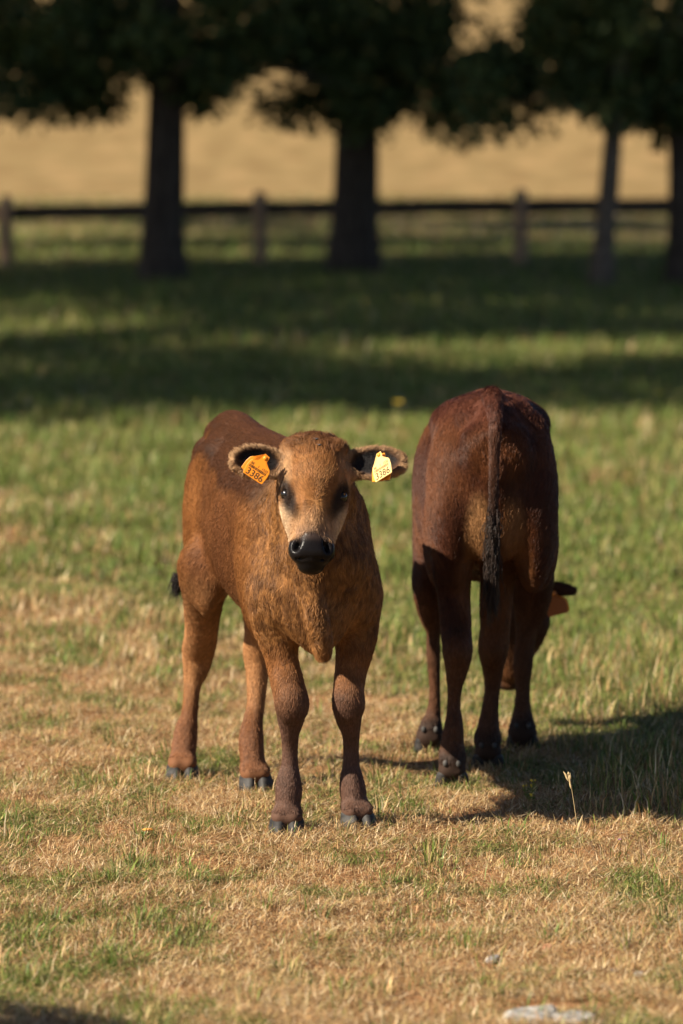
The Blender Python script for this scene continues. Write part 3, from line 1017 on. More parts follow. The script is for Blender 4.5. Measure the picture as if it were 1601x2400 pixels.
def finish_calf(root, F, LC, H, ears, feet, coat, fur_fn, n_hair, seed, tail_tip, dews):
    v, q = F.mesh()
    nrm = vnormals(v, q)
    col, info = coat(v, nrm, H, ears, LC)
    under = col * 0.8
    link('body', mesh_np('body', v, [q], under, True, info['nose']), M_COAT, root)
    length, direc, dens, lift, curl, radius = fur_fn(v, nrm, H, ears, LC, info)
    sw = None
    if tail_tip is not None:
        rg = np.random.default_rng(seed + 5)
        p0, d0, ln, n_, spread, tcol = tail_tip
        p = np.asarray(p0)[rg.integers(0, len(p0), n_)] + rg.normal(size=(n_, 3)) * 0.007
        d = np.asarray(d0)[None] + rg.normal(size=(n_, 3)) * spread
        L = rg.uniform(0.35, 1.0, n_)[:, None] * ln
        wv = rg.normal(size=(n_, 3)) * 0.004
        sp = np.stack([p, p + d * L * .33 + wv, p + d * L * .66 - wv * 0.6, p + d * L + wv * 0.4], 1)
        sr = np.full((n_, 1), 0.0009) * np.array([[1, 1, .8, .2]])
        scol = np.asarray(tcol)[None] * rg.uniform(0.5, 1.8, n_)[:, None]
        sw = (sp, sr, scol)
    build_fur('fur', root, v, q, nrm, col, n_hair, length, direc, dens, lift, curl, radius, seed, sw)
    for s in (-1, 1):
        ev, eq = uv_ball(H((s * .068, .139, -.029)), np.array((.0178, .0178, .0178)) * H.s)
        link('eye', mesh_np('eye', ev, [eq]), m_eye, root)
    for c, toe in feet:
        toe = np.asarray(toe, float); toe[2] = 0; toe /= np.linalg.norm(toe)
        side = np.array([-toe[1], toe[0], 0])
        for sgn in (-1, 1):
            link('claw', claw(c, toe, side, sgn), m_hoof, root)
    for c, toe in dews:
        toe = np.asarray(toe, float); toe[2] = 0; toe /= np.linalg.norm(toe)
        side = np.array([-toe[1], toe[0], 0])
        for sgn in (-1, 1):
            dv, dq = uv_ball(np.asarray(c) - toe * .027 + side * sgn * .0165, (.0070, .0070, .0090))
            link('dewclaw', mesh_np('dewclaw', dv, [dq]), m_dew, root)


def px_leg(LC, rows, rs=0.0055):
    """rows of (photo x, photo y, depth, radius) -> chain in calf space"""
    return [LC.px(a_, b_, c_) for a_, b_, c_, _ in rows], [max(r_ - rs, 0.012) for *_, r_ in rows]


def foot(LC, px, py, Y, toe_world):
    p = LC.pt(np.array([(px - 800.5) / 9000 * (Y * 1.0103), Y, 0.0]))
    wp = np.array([(px - 800.5) / 9000 * Y, Y])
    p[2] = gz1(wp[0], wp[1]) + 0.003      # hooves stand on the matted litter
    return p, LC.dir(np.array([toe_world[0], toe_world[1], 0]))


def toes(F, feet):
    for c, toe in feet:
        t_ = np.array([toe[0], toe[1], 0.0]); t_ /= np.linalg.norm(t_); sd = np.array([-t_[1], t_[0], 0])
        for sg in (-1, 1):
            F.ell(c + sd * sg * .0185 + t_ * .002 + np.array([0, 0, .043]), (.027, .0165, .015), np.stack([t_, sd, [0, 0, 1.0]]), .022)


BROWN = np.array([0.172, 0.068, 0.021]); DARK = np.array([0.075, 0.028, 0.013]); GOLD = np.array([0.35, 0.170, 0.060])
LEGB = np.array([0.098, 0.053, 0.037]); CREAM = np.array([0.60, 0.43, 0.27]); BLACK = np.array([0.011, 0.009, 0.009]); TAN = np.array([0.36, 0.195, 0.09])


def face_masks(h):
    """h: head-frame coordinates. Returns coat masks of a calf's face"""
    x, d, n_ = np.abs(h[:, 0]), h[:, 1], h[:, 2]
    on = (d > -0.03) & (d < 0.352) & (x < 0.105) & (n_ > -0.17) & (n_ < 0.05)
    nose = on * sstep(.250, .265, d + 0.25 * np.maximum(x - .03, 0) + 0.012 * np.cos(x * 60)) * sstep(-.085, -.065, n_) * (1 - sstep(.346, .353, d))
    ex, ed = x - .066, d - .142
    ang = R(28)
    u = ex * math.cos(ang) + ed * math.sin(ang); vv = -ex * math.sin(ang) * -1 + ed * math.cos(ang)
    u = ex + 0.40 * ed
    eye = on * (1 - sstep(.45, 1.3, np.sqrt((u / .021) ** 2 + ((ed - .006) / .058) ** 2)))
    crown = on * (1 - sstep(-.005, .055, d + .05 * (fbm(h, 45, 611, 2) - .5)))
    return on, nose, eye, crown


# ------------------------------------------------------------------ first calf: facing the camera side
LC1 = Local((-0.16, 9.38), (0.282, -0.959))
root1 = empty('calf', (LC1.o[0], LC1.o[1], 0), LC1.rz)
tag(root1, 'orange-brown calf facing forward with yellow tags in both ears', 'calf')
F = Field((-0.72, -0.36, -0.02), (0.92, 0.36, 1.04), 0.0045)
F.loft([(-.575, 0, .74, .010, .02), (-.555, 0, .745, .045, .075), (-.50, 0, .745, .074, .135), (-.42, 0, .728, .098, .172), (-.25, 0, .69, .124, .200),
        (0.0, 0, .665, .158, .215), (.18, 0, .665, .152, .208), (.30, 0, .665, .132, .185), (.40, 0, .65, .105, .155), (.46, 0, .635, .065, .11), (.485, 0, .63, .015, .03)], 2.2, .02)
for s in (-1, 1):
    F.ell((-.33, s * .070, .825), (.055, .028, .04), None, .05)
    F.ell((-.53, s * .050, .80), (.04, .026, .05), None, .04)
    F.ell((-.42, s * .075, .64), (.120, .046, .18), None, .05)       # thigh
    F.ell((-.29, s * .105, .52), (.065, .036, .085), None, .05)      # stifle
    F.ell((.26, s * .114, .60), (.090, .046, .155), None, .045)        # shoulder blade
    F.ell((.37, s * .092, .560), (.060, .050, .075), None, .05)      # point of shoulder
F.chain([(-.56, 0, .86), (-.42, 0, .895), (-.2, 0, .875), (.1, 0, .868), (.25, 0, .885), (.36, 0, .86)], [.02, .03, .025, .025, .035, .04], .06)
for s in (-1, 1):
    F.ell((.10, s * .185, .60), (.045, .028, .15), None, .05, True)      # hollow behind the shoulder
    F.ell((-.17, s * .165, .74), (.075, .030, .085), None, .05, True)     # flank hollow
# neck, throat and dewlap
hp = LC1.px(742, 1034, 8.84)
F.chain([(.18, 0, .735), (.32, -.008, .755), (.43, -.025, .79), hp + np.array([-.075, .015, -.06])], [.135, .112, .096, .075], .05)
F.chain([(.34, 0, .58), (.43, -.005, .65), LC1.px(735, 1290, 8.92)], [.130, .108, .070], .05)
dl = [LC1.px(722, 1350, 8.88), LC1.px(738, 1420, 8.87), LC1.px(750, 1480, 8.87), LC1.px(757, 1532, 8.90)]
F.chain(dl, [.026, .024, .023, .017], .04)
F.ell(LC1.px(744, 1455, 8.96), (.05, .040, .075), None, .05)
F.ell(LC1.px(738, 1410, 8.95), (.05, .075, .09), None, .05)
# legs from the photograph's measured outline, at their own depths
fa = [(640, 1400, 9.03, .060), (648, 1470, 9.03, .056), (656, 1524, 9.02, .046), (665, 1566, 9.01, .0435), (675, 1607, 8.99, .0445), (683, 1649, 8.98, .043), (682, 1682, 9.0, .037),
      (680, 1715, 9.01, .028), (680, 1752, 9.02, .0235), (679, 1794, 9.02, .025), (677, 1823, 9.015, .032), (677, 1852, 9.01, .0365), (675, 1885, 9.0, .0345), (673, 1915, 8.99, .035)]
fb = [(836, 1400, 9.09, .060), (836, 1470, 9.09, .056), (831, 1524, 9.08, .050), (824, 1566, 9.07, .044), (818, 1607, 9.05, .0415), (815, 1649, 9.04, .041), (817, 1682, 9.06, .036),
      (822, 1715, 9.07, .027), (823, 1752, 9.08, .0235), (823, 1794, 9.08, .025), (824, 1823, 9.075, .032), (827, 1852, 9.07, .036), (831, 1885, 9.06, .0345), (836, 1910, 9.05, .035)]
ra = [(482, 1330, 9.66, .075), (477, 1400, 9.72, .056), (472, 1483, 9.80, .0475), (466, 1522, 9.86, .0475), (460, 1566, 9.87, .039), (451, 1607, 9.86, .0275), (445, 1669, 9.84, .026), (437, 1711, 9.83, .034),
      (431, 1752, 9.81, .037), (428, 1785, 9.79, .0355), (427, 1800, 9.78, .0355)]
rb = [(612, 1330, 9.55, .075), (612, 1400, 9.60, .056), (612, 1470, 9.68, .047), (606, 1530, 9.71, .043), (603, 1586, 9.70, .033), (600, 1649, 9.68, .0275), (593, 1690, 9.66, .030), (589, 1731, 9.64, .036),
      (591, 1773, 9.62, .036), (596, 1812, 9.60, .036)]
for rows in (fa, fb, ra, rb):
    F.chain(*px_leg(LC1, rows), k=.035)
for rows, kz in ((fa, 5), (fb, 5)):
    p = LC1.px(*rows[kz][:3]); F.ell(p + np.array([.014, 0, .0]), (.026, .033, .038), None, .02)
for rows, kz in ((ra, 3), (rb, 3)):
    p = LC1.px(*rows[kz][:3]); F.ell(p + np.array([-.028, 0, .012]), (.026, .022, .035), None, .03)
feet1 = [foot(LC1, 672, 0, 8.985, (0.0, -1)), foot(LC1, 838, 0, 9.045, (.28, -1)), foot(LC1, 427, 0, 9.775, (.1, -1)), foot(LC1, 599, 0, 9.60, (.12, -1))]
toes(F, feet1)
# tail
tl = [(-.575, 0, .87), (-.625, .02, .82), (-.645, .02, .70), LC1.px(462, 1230, 10.02), LC1.px(440, 1310, 10.02), LC1.px(420, 1350, 10.0)]
F.chain(tl, [.026, .022, .018, .014, .011, .008], .03)
# head
face_x = LC1.dir((1, 0.03, 0.0)); face_d = LC1.dir((-.04, -.42, -.905))
H1 = Frame(hp, face_x, face_d, .90)
if H1.a[2] @ LC1.dir((0, -1, 0)) < 0: H1.a[2] *= -1
ears1 = list(head_field(F, H1, [(LC1.px(553, 1070, 8.86), .038, -.1), (LC1.px(938, 1070, 8.86), .038, -.1)]))
dew1 = [(LC1.px(a_[0], a_[1], a_[2]), f_[1]) for a_, f_ in ((fa[11], feet1[0]), (fb[11], feet1[1]), (ra[8], feet1[2]), (rb[8], feet1[3]))]


def ear_masks(v, nrm, ears):
    inn = np.zeros(len(v)); rim = np.zeros(len(v)); on = np.zeros(len(v), bool); ax = np.zeros_like(v)
    for ef, ln, lift in ears:
        e = ef.inv(v)
        near = (np.abs(e[:, 0]) < ln * .66) & (np.abs(e[:, 1]) < lift * 1.25) & (np.abs(e[:, 2]) < .035) & (e[:, 0] > -ln * .50)
        rr = np.sqrt((e[:, 0] / (ln * .57)) ** 2 + (e[:, 1] / lift) ** 2)
        fr = (nrm @ ef.a[2]) > 0.0
        inn = np.maximum(inn, near * fr * (1 - sstep(.62, .92, rr)) * (1 - .55 * sstep(.1, .45, e[:, 0] / ln) * sstep(-.3, .5, e[:, 1] / lift)))
        rim = np.maximum(rim, near * sstep(.70, .9, rr))
        on |= near
        ax[near] = ef.a[0] * (0.5 + e[near, 0:1] / ln) + ef.a[1] * np.sign(e[near, 1:2]) * sstep(.4, .95, rr[near])[:, None] * 0.9
    return on, inn, rim, ax


def coat1(v, nrm, H, ears, LC):
    z = v[:, 2]
    n1 = fbm(v, 7, 101, 3); n2 = fbm(v, 28, 102, 2); n3 = noise(v * np.array([1, 1, .6]), 170, 103)
    col = mix(BROWN, GOLD * np.array([.85, .75, .7]), sstep(.45, .75, n1) * .45)
    # darker saddle, croup and flank patches
    col = mix(col, np.array([.11, .042, .018]), sstep(.46, .68, fbm(v, 5, 105, 2)) * .55 * (v[:, 0] < .2))
    col = mix(col, DARK * .5, sstep(.12, .44, nrm[:, 2] + .25 * (n1 - .5)) * sstep(.74, .80, z) * .9)
    col = mix(col, DARK * .9, sstep(-.50, -.56, v[:, 0]) * sstep(.70, .80, z))
    barrel = sstep(-.33, -.24, v[:, 0] + .05 * (n1 - .5)) * (1 - sstep(.15, .27, v[:, 0])) * sstep(.42, .52, z)
    col = mix(col, np.array([.112, .044, .018]), barrel * .72 * (1 - sstep(.12, .40, nrm[:, 2]) * sstep(.74, .80, z)))
    # curly golden neck, chest and dewlap with dark gaps between the locks
    chest = sstep(.24, .40, v[:, 0]) * sstep(.40, .47, z) * (1 - sstep(.86, .93, z))
    lock = sstep(.30, .66, .6 * n3 + .4 * n2)
    col = mix(col, mix(np.array([.105, .050, .021]), GOLD * np.array([.86, .84, .8]), lock), chest * .74)
    # legs
    fl = (v[:, 0] > .15)
    shin = np.where(fl, 1 - sstep(.27, .40, z + .06 * (n1 - .5)), 1 - sstep(.05, .25, z))
    legc = np.where(fl[:, None], LEGB, np.array([.17, .075, .037]))
    col = mix(col, legc, shin * np.where(fl, .95, .8))
    rear = (~fl) * (1 - sstep(.36, .46, z)) * sstep(.15, .24, z)
    col = mix(col, TAN * np.array([1, .92, .85]), rear * .75)
    col = mix(col, np.array([.33, .17, .075]), (~fl) * (1 - sstep(.0, .1, np.abs(z - .47))) * .5)
    # tail
    tailm = (v[:, 0] < -.60)
    col = mix(col, np.array([.05, .022, .013]), tailm * sstep(.75, .60, z))
    # head
    h = H.inv(v)
    on, nose, eye, crown = face_masks(h)
    hx, hd, hn = h[:, 0], h[:, 1], h[:, 2]
    f = mix(np.array([.235, .100, .032]), np.array([.32, .150, .052]), sstep(.4, .7, fbm(v, 30, 111, 2)))
    f = mix(f, np.array([.36, .205, .10]), sstep(.16, .22, hd) * .85)
    side = sstep(.045, .066, np.abs(hx)) * sstep(.150, .18, hd) * (1 - sstep(.25, .275, hd))
    f = mix(f, CREAM * .85, side * .8)
    f = mix(f, np.array([.50, .34, .19]), sstep(.05, .07, np.abs(hx)) * (1 - sstep(.085, .11, np.abs(hd - .07) + .05)) * .35)
    f = mix(f, np.array([.20, .115, .07]), sstep(.215, .245, hd) * (np.abs(hx) < .04) * .7)
    f = mix(f, DARK, crown * .7)
    f = mix(f, np.array([.018, .012, .010]), eye * .96)
    f = mix(f, mix(np.array([.045, .030, .025]), BLACK * .75, sstep(.258, .280, hd)), nose)
    headw = on * sstep(-.135, -.10, hn)
    col = mix(col, f, headw)
    eon, inn, rim, ax = ear_masks(v, nrm, ears)
    ec = mix(np.array([.15, .068, .03]), np.array([.36, .215, .11]), rim)
    ec = mix(ec, BLACK, inn)
    col = mix(col, ec, eon * 1.0)
    return col, dict(chest=chest, on=headw, nose=nose, eye=eye, crown=crown, h=h, eon=eon, inn=inn, rim=rim, eax=ax, shin=shin)


def comb(v, nrm, info, H):
    """direction the hair lies in"""
    d = np.zeros_like(v)
    z = v[:, 2]
    d[:] = (-.55, 0, -.85)
    top = sstep(.5, .9, nrm[:, 2])
    d = mix(d, np.array([-1, 0, -.1]), top)
    leg = 1 - sstep(.42, .50, z)
    d = mix(d, np.array([-.1, 0, -1]), leg)
    c = info['chest']
    d = mix(d, np.array([.12, 0, -1.0]), c)
    h = info['h']
    whorl = h[:, :2] - np.array([0.002, .172])
    rl = np.linalg.norm(whorl, axis=1)[:, None] + 1e-6
    wd = whorl / rl
    hd = wd[:, :1] * H.a[0] + wd[:, 1:] * H.a[1]
    d = mix(d, hd, info['on'] * 1.0)
    e = info['eon']
    ea = info['eax']; ea = ea / (np.linalg.norm(ea, axis=1)[:, None] + 1e-6)
    d = mix(d, ea, e * 1.0)
    return d


def fur1(v, nrm, H, ears, LC, info):
    z = v[:, 2]
    L = np.full(len(v), .015)
    L = np.where(z < .42, .0085, L)
    L = L + info['chest'] * .001
    L = np.where(info['on'] > .5, .0085 + .013 * info['crown'], L)
    L = np.where(info['eon'], .007 + .006 * info['rim'], L)
    dens = np.ones(len(v)) * np.where(info['on'] > .5, 2.6, 1.0) * np.where(info['eon'], 1.6, 1)
    dens = dens * (1 - sstep(.25, .6, info['nose'])) * (z > .045)
    for s in (-1, 1):
        dens = dens * (np.linalg.norm(info['h'] - np.array([s * .0705, .139, -.025]), axis=1) > .0165)
    dens = dens + 0.0
    lift = np.full(len(v), .21) + info['chest'] * .12 + info['eon'] * info['rim'] * .15 + info['crown'] * .55
    curl = .16 + info['chest'] * .60 + info['crown'] * .7
    curl = np.where((info['on'] > .5) & (info['crown'] < .3), .10, curl)
    curl = np.where(z < .36, .09, curl)
    rad = np.full(len(v), .00042) - .00006 * (info['on'] > .5)
    return L, comb(v, nrm, info, H), dens, lift, curl, rad


tt = ([tl[3] * .3 + tl[4] * .7, tl[4], tl[5]], LC1.dir((-.14, 0, -.95)), .065, 600, .10, (.016, .012, .011))
finish_calf(root1, F, LC1, H1, ears1, feet1, coat1, fur1, 420000, 31, tt, dew1)
r30 = R(33)
ear_tag(root1, LC1, LC1.px(622, 1074, 8.80), LC1.dir((math.cos(r30), -.06, -math.sin(r30))), LC1.dir((math.sin(r30), -.12, math.cos(r30))), .96, -.16)
ear_tag(root1, LC1, LC1.px(889, 1066, 8.815), LC1.dir((.74, -.60, .52)), LC1.dir((-.10, .44, .88)), 1.0, -.34, label='ear tag with strong sunlight painted into its paler cream colour', mat=m_tag2)

# ------------------------------------------------------------------ second calf: grazing, seen from behind
LC2 = Local((0.385, 10.02), (-0.03, 1.0))
root2 = empty('calf', (LC2.o[0], LC2.o[1], 0), LC2.rz)
tag(root2, 'dark red-brown calf grazing with its rump turned and tail hanging down', 'calf')
F = Field((-0.52, -0.36, -0.02), (0.90, 0.36, 1.06), 0.0055)
F.loft([(-.385, .005, .80, .012, .02), (-.365, .005, .80, .045, .075), (-.31, .005, .785, .092, .15), (-.22, .005, .765, .135, .19), (-.08, .005, .735, .168, .225),
        (.12, .005, .70, .190, .245), (.30, 0, .68, .175, .245), (.42, 0, .67, .150, .22), (.52, 0, .65, .11, .17), (.57, 0, .64, .03, .05)], 2.3, .02)
for s in (-1, 1):
    F.ell((-.16, s * .062 + .005, .91), (.085, .055, .045), None, .06)
    F.ell((-.225, s * .105 + .005, .685), (.115, .062, .215), None, .05)
    F.ell((-.10, s * .125, .56), (.075, .045, .10), None, .06)
    F.ell((.36, s * .10, .62), (.10, .055, .19), None, .06)
F.chain([(-.37, .005, .90), (-.24, .005, .938), (0, .005, .925), (.3, 0, .90)], [.022, .028, .025, .03], .06)
F.ell((-.285, .005, .70), (.075, .085, .15), None, .05)
# neck lowered to graze
poll2 = LC2.pt((.50, 10.62, .435))
F.chain([(.40, 0, .72), (.52, -.02, .62), (.585, -.06, .52), poll2 + np.array([-.01, .02, .01])], [.155, .125, .10, .08], .05)
sc4 = lambda x, y: (920 + x * .4343, 1350 + y * .4343)
def rows4(tab, dep):
    return [(*sc4((a_ + b_) / 2, y), Y, (b_ - a_) * .4343 / 2 * Y / 9000) for (a_, b_, y), Y in zip(tab, dep)]
r1 = rows4([(225, 425, -40), (232, 428, 60), (243, 432, 200), (250, 436, 300), (262, 440, 400), (275, 420, 500), (285, 388, 600), (285, 377, 700), (272, 392, 800), (250, 396, 900), (250, 396, 980), (250, 394, 1050)],
           [9.78, 9.79, 9.77, 9.74, 9.70, 9.69, 9.69, 9.69, 9.68, 9.68, 9.67, 9.66])
r2 = rows4([(470, 670, -40), (465, 660, 60), (462, 650, 200), (462, 642, 300), (455, 630, 400), (474, 610, 500), (486, 592, 600), (474, 582, 700), (452, 586, 800), (437, 590, 880), (440, 590, 950)],
           [9.90, 9.91, 9.92, 9.93, 9.95, 9.97, 9.98, 9.98, 9.98, 9.97, 9.96])
f1 = rows4([(150, 265, 40), (165, 265, 180), (175, 265, 300), (172, 268, 400), (180, 268, 500), (188, 268, 600), (180, 270, 700), (153, 272, 800), (135, 268, 870), (140, 265, 920)],
           [10.22] * 10)
f2 = rows4([(650, 800, 40), (655, 792, 180), (655, 786, 300), (648, 775, 400), (642, 765, 500), (654, 752, 600), (646, 756, 700), (630, 770, 800), (626, 775, 860), (630, 772, 900)],
           [10.26] * 10)
for rows in (r1, r2, f1, f2):
    F.chain(*px_leg(LC2, rows[:-1]), k=.03)
for rows, kz in ((r1, 4), (r2, 4)):
    p = LC2.px(*rows[kz][:3]); F.ell(p + np.array([-.022, 0, .01]), (.03, .024, .04), None, .03)
tl2 = [(-.375, .015, .915), (-.42, .02, .87), (-.432, .02, .76), (-.432, .018, .64), (-.430, .018, .54), (-.428, .018, .44)]
tl2 = [LC2.px(1156, 930, 9.66), LC2.px(1160, 985, 9.60), LC2.px(1158, 1080, 9.575), LC2.px(1156, 1190, 9.575), LC2.px(1154, 1290, 9.58), LC2.px(1154, 1370, 9.58)]
F.chain(tl2, [.026, .017, .0125, .0105, .009, .007], .025)
for s in (-1, 1):
    F.ell((-.12, s * .118 + .005, .895), (.045, .028, .030), None, .04)
    F.ell((-.34, s * .052 + .005, .845), (.030, .026, .045), None, .06)
F.ell(LC2.px(1008, 1335, 10.22), (.08, .042, .13), None, .06)
F.ell(LC2.px(1256, 1335, 10.26), (.08, .046, .13), None, .06)
fx2 = LC2.dir((-.96, -.1, 0.0)); fd2 = LC2.dir((-.14, -.05, -.98))
H2 = Frame(poll2, fx2, fd2)
if H2.a[2] @ LC2.dir((0, 1, 0)) < 0: H2.a[2] *= -1
ears2 = list(head_field(F, H2, [(LC2.px(1342, 1370, 10.52), .020, 1.2), (LC2.pt((.36, 10.62, .46)), .030, .3)]))
toe2 = (.05, 1)
feet2 = []
for rows, Yf in ((r1, 9.67), (r2, 9.97), (f1, 10.22), (f2, 10.26)):
    feet2.append(foot(LC2, rows[-1][0], 0, Yf, toe2)); feet2[-1][0][0] -= .008
dew2 = []
for f_, dz in zip(feet2, (.066, .066, .066, .066)):
    dew2.append((f_[0] + np.array([0, 0, dz]), f_[1]))
toes(F, feet2)
# bring pasterns down to the hooves
for rows, f_ in zip((r1, r2, f1, f2), feet2):
    a_ = LC2.px(*rows[-2][:3])
    F.chain([a_, f_[0] + np.array([-.005, 0, .07]), f_[0] + np.array([.0, 0, .045])], [.028, .024, .022], .02)


def coat2(v, nrm, H, ears, LC):
    z = v[:, 2]
    n1 = fbm(v, 8, 201, 3)
    col = mix(np.array([.046, .0150, .007]), np.array([.092, .0315, .011]), sstep(.4, .7, n1))
    col = mix(col, np.array([.070, .023, .014]), sstep(.86, .95, z) * .8)
    col = mix(col, np.array([.045, .018, .010]), sstep(.12, .30, v[:, 0]) * .6)
    # paler inner thighs (escutcheon); right side weaker, its shade painted into the colour
    es = (1 - sstep(.35, 1.0, np.sqrt((np.abs(v[:, 1] - .005) - .045) ** 2 / .045 ** 2 + (z - .645) ** 2 / .12 ** 2))) * (v[:, 0] < -.15)
    col = mix(col, np.array([.33, .17, .07]), es * np.where(v[:, 1] > 0.012, .80, .40))
    es2 = (1 - sstep(.5, 1.2, np.sqrt((np.abs(v[:, 1]) - .06) ** 2 / .05 ** 2 + (z - .50) ** 2 / .12 ** 2))) * (v[:, 0] < -.05)
    col = mix(col, np.array([.16, .065, .022]), es2 * .5)
    leg = 1 - sstep(.30, .48, z)
    col = mix(col, np.array([.085, .037, .018]), leg * .85)
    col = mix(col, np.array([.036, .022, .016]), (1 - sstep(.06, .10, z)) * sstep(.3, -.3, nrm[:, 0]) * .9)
    ta = np.array(tl2); td = np.min(np.linalg.norm(v[:, None, :] - np.concatenate([ta, (ta[1:] + ta[:-1]) / 2])[None], axis=2), axis=1)
    tailm = (1 - sstep(.045, .065, td)) * (v[:, 0] < -.385)
    col = mix(col, mix(np.array([.060, .022, .010]), np.array([.014, .009, .007]), sstep(.88, .60, z)), tailm * sstep(.93, .86, z))
    h = H.inv(v)
    on, nose, eye, crown = face_masks(h)
    f = np.tile(np.array([.12, .05, .02]), (len(v), 1))
    f = mix(f, BLACK, np.maximum(nose, eye))
    hw = on * (v[:, 0] > .45) * sstep(-.135, -.10, h[:, 2])
    col = mix(col, f, hw)
    eon, inn, rim, ax = ear_masks(v, nrm, ears)
    col = mix(col, mix(np.array([.05, .022, .014]), BLACK, inn), eon * 1.0)
    zero = np.zeros(len(v))
    return col, dict(chest=zero, on=hw, nose=nose * (v[:, 0] > .45), eye=eye, crown=zero, h=h, eon=eon, inn=inn, rim=rim, eax=ax, shin=leg, tail=tailm)


def fur2(v, nrm, H, ears, LC, info):
    z = v[:, 2]
    L = np.full(len(v), .017)
    L = np.where(z < .40, .009, L)
    L = np.where(info['tail'] > .5, .012 + .008 * sstep(.62, .5, z), L)
    dens = np.ones(len(v)) * (1 - sstep(.25, .6, info['nose'])) * (z > .05)
    dens = dens * np.where(v[:, 0] > .1, .5, 1.0)
    lift = np.full(len(v), .22)
    curl = .20 + .6 * sstep(.86, .93, z)
    rad = np.full(len(v), .00050)
    return L, comb(v, nrm, info, H), dens, lift, curl, rad


pts_t = [tl2[3] * (1 - t_) + tl2[4] * t_ for t_ in np.linspace(0, 1, 6)] + [tl2[4] * (1 - t_) + tl2[5] * t_ for t_ in np.linspace(0, 1, 5)]
tt2 = (pts_t, LC2.dir((0.0, -.03, -1.0)), .11, 800, .085, (.020, .013, .010))
finish_calf(root2, F, LC2, H2, ears2, feet2, coat2, fur2, 280000, 41, tt2, dew2)
ear_tag(root2, LC2, LC2.px(1296, 1392, 10.46), LC2.dir((.96, -.1, .25)), LC2.dir((-.2, .05, 1)), 1.0, .08, False, label='orange-brown ear tag with shade painted into its darker colour', mat=m_tag3)

# ------------------------------------------------------------------ small things on the ground
m_stone = noisy('pale_stone', (0.17, 0.155, 0.14), (0.36, 0.345, 0.325), 60, 0.9, 0.2, 0.004, 8)
m_pebble = noisy('grey_pebble', (0.13, 0.12, 0.11), (0.26, 0.245, 0.235), 60, 0.85, 0.2, 0.001, 5)
m_redp = noisy('reddish_pebble', (0.40, 0.17, 0.10), (0.55, 0.28, 0.18), 60, 0.85, 0.2, 0.001, 5)


def stone(name, px, py, wid, hgt, mat, label, cat, seed, group=None, depth=None):
    Y = GY(py); p = W(px, py, Y)
    v, q = uv_ball((0, 0, 0), (wid / 2, (depth or wid) / 2, hgt), None, 30, 20)
    nn = (fbm(v + seed, 2.6 / wid, seed, 4) - .5)
    v = v * (1 + 1.1 * nn[:, None]); v[:, 2] = np.minimum(v[:, 2], hgt * (.62 + .5 * nn))
    v[:, 2] = np.where(v[:, 2] > 0, v[:, 2], v[:, 2] * .5)
    o = link(name, mesh_np(name, v, [q]), mat)
    o.location = (p[0], Y, gz1(p[0], Y) + hgt * .25)
    o.rotation_euler = (0, 0, seed * 1.3)
    return tag(o, label, cat, group)


s_a = stone('stone_slab', 1252, 2374, .105, .022, m_stone, 'wider flat whitish stone set in the dry turf', 'stone', 3, None, .09); s_a.rotation_euler = (0, 0, .1)
s_b = stone('stone_slab', 1345, 2378, .10, .018, m_stone, 'flat whitish stone beside the wider one, grass tuft next to it', 'stone', 5, None, .075); s_b.rotation_euler = (0, 0, -.1)
PB = [(1154, 2232, .030, 'grey rounded pebble lying alone in the dry grass', m_pebble), (1283, 2206, .022, 'reddish pebble in the dry turf', m_redp), (1247, 2322, .014, 'small white pebble above the flat stones', m_stone),
      (1404, 2384, .020, 'small white pebble touching the flat stones', m_stone), (1526, 2380, .014, 'small white pebble by the grass tuft', m_stone),
      (1440, 2260, .015, 'dark grey pebble among straw', m_pebble), (1548, 2258, .014, 'upright pale pebble in straw', m_stone), (1498, 2270, .020, 'flat pale pebble in straw', m_stone), (676, 2320, .015, 'pale pebble in the middle of the dry turf', m_stone)]
for i, (px, py, sz, lb, mt) in enumerate(PB):
    stone('pebble', px, py, sz, sz * .5, mt, lb, 'pebble', 11 + i, 'pebbles scattered in the turf')

m_straw, _, _ = principled('seed_straw', (0.42, 0.31, 0.16), 0.6, 0.2)
m_green, _, _ = principled('weed_green', (0.13, 0.16, 0.035), 0.6, 0.2)
m_yell, _, _ = principled('petal_yellow', (0.65, 0.46, 0.05), 0.6, 0.2)
m_purp, _, _ = principled('petal_purple', (0.32, 0.10, 0.42), 0.6, 0.2)
m_orange, _, _ = principled('dead_leaf', (0.60, 0.25, 0.05), 0.6, 0.2)


def spindle(a_, b_, r_, seg=7):
    ts = np.linspace(0, 1, 6); rad = r_ * np.array([.15, .8, 1, .8, .45, .06])
    a_ = np.asarray(a_, float); b_ = np.asarray(b_, float)
    return tube([a_ + (b_ - a_) * t_ for t_ in ts], rad, seg)


# seed-headed stalk in front of the second calf's shadow
bY = GY(1972); b0 = W(1365, 1972, bY)
st = empty('seed_stalk', (b0[0], bY, gz1(b0[0], bY)))
tag(st, 'dry upright grass stalk with a pale seed head before the grazing calf', 'grass stalk')
loc = lambda px, py: W(px, py, bY) - np.array([b0[0], bY, 0])
v, q = tube([loc(1365, 1978), loc(1353, 1920), loc(1346, 1870), loc(1340, 1832)], [.0010, .0009, .0008, .0006], 6)
link('stalk', mesh_np('stalk', v, [q]), m_straw, st)
for i, (a_, b_) in enumerate([((1340, 1834), (1334, 1812)), ((1338, 1822), (1331, 1796)), ((1334, 1816), (1322, 1794)), ((1333, 1800), (1332, 1792)), ((1331, 1806), (1320, 1791)), ((1337, 1812), (1336, 1794))]):
    v, q = spindle(loc(*a_), loc(*b_), .0026)
    link('seed', mesh_np('seed', v, [q]), m_straw, st)
v, q = spindle(loc(1353, 1935), loc(1366, 1893), .004)
v[:, 1] *= .4
link('leaf', mesh_np('leaf', v, [q]), m_straw, st)

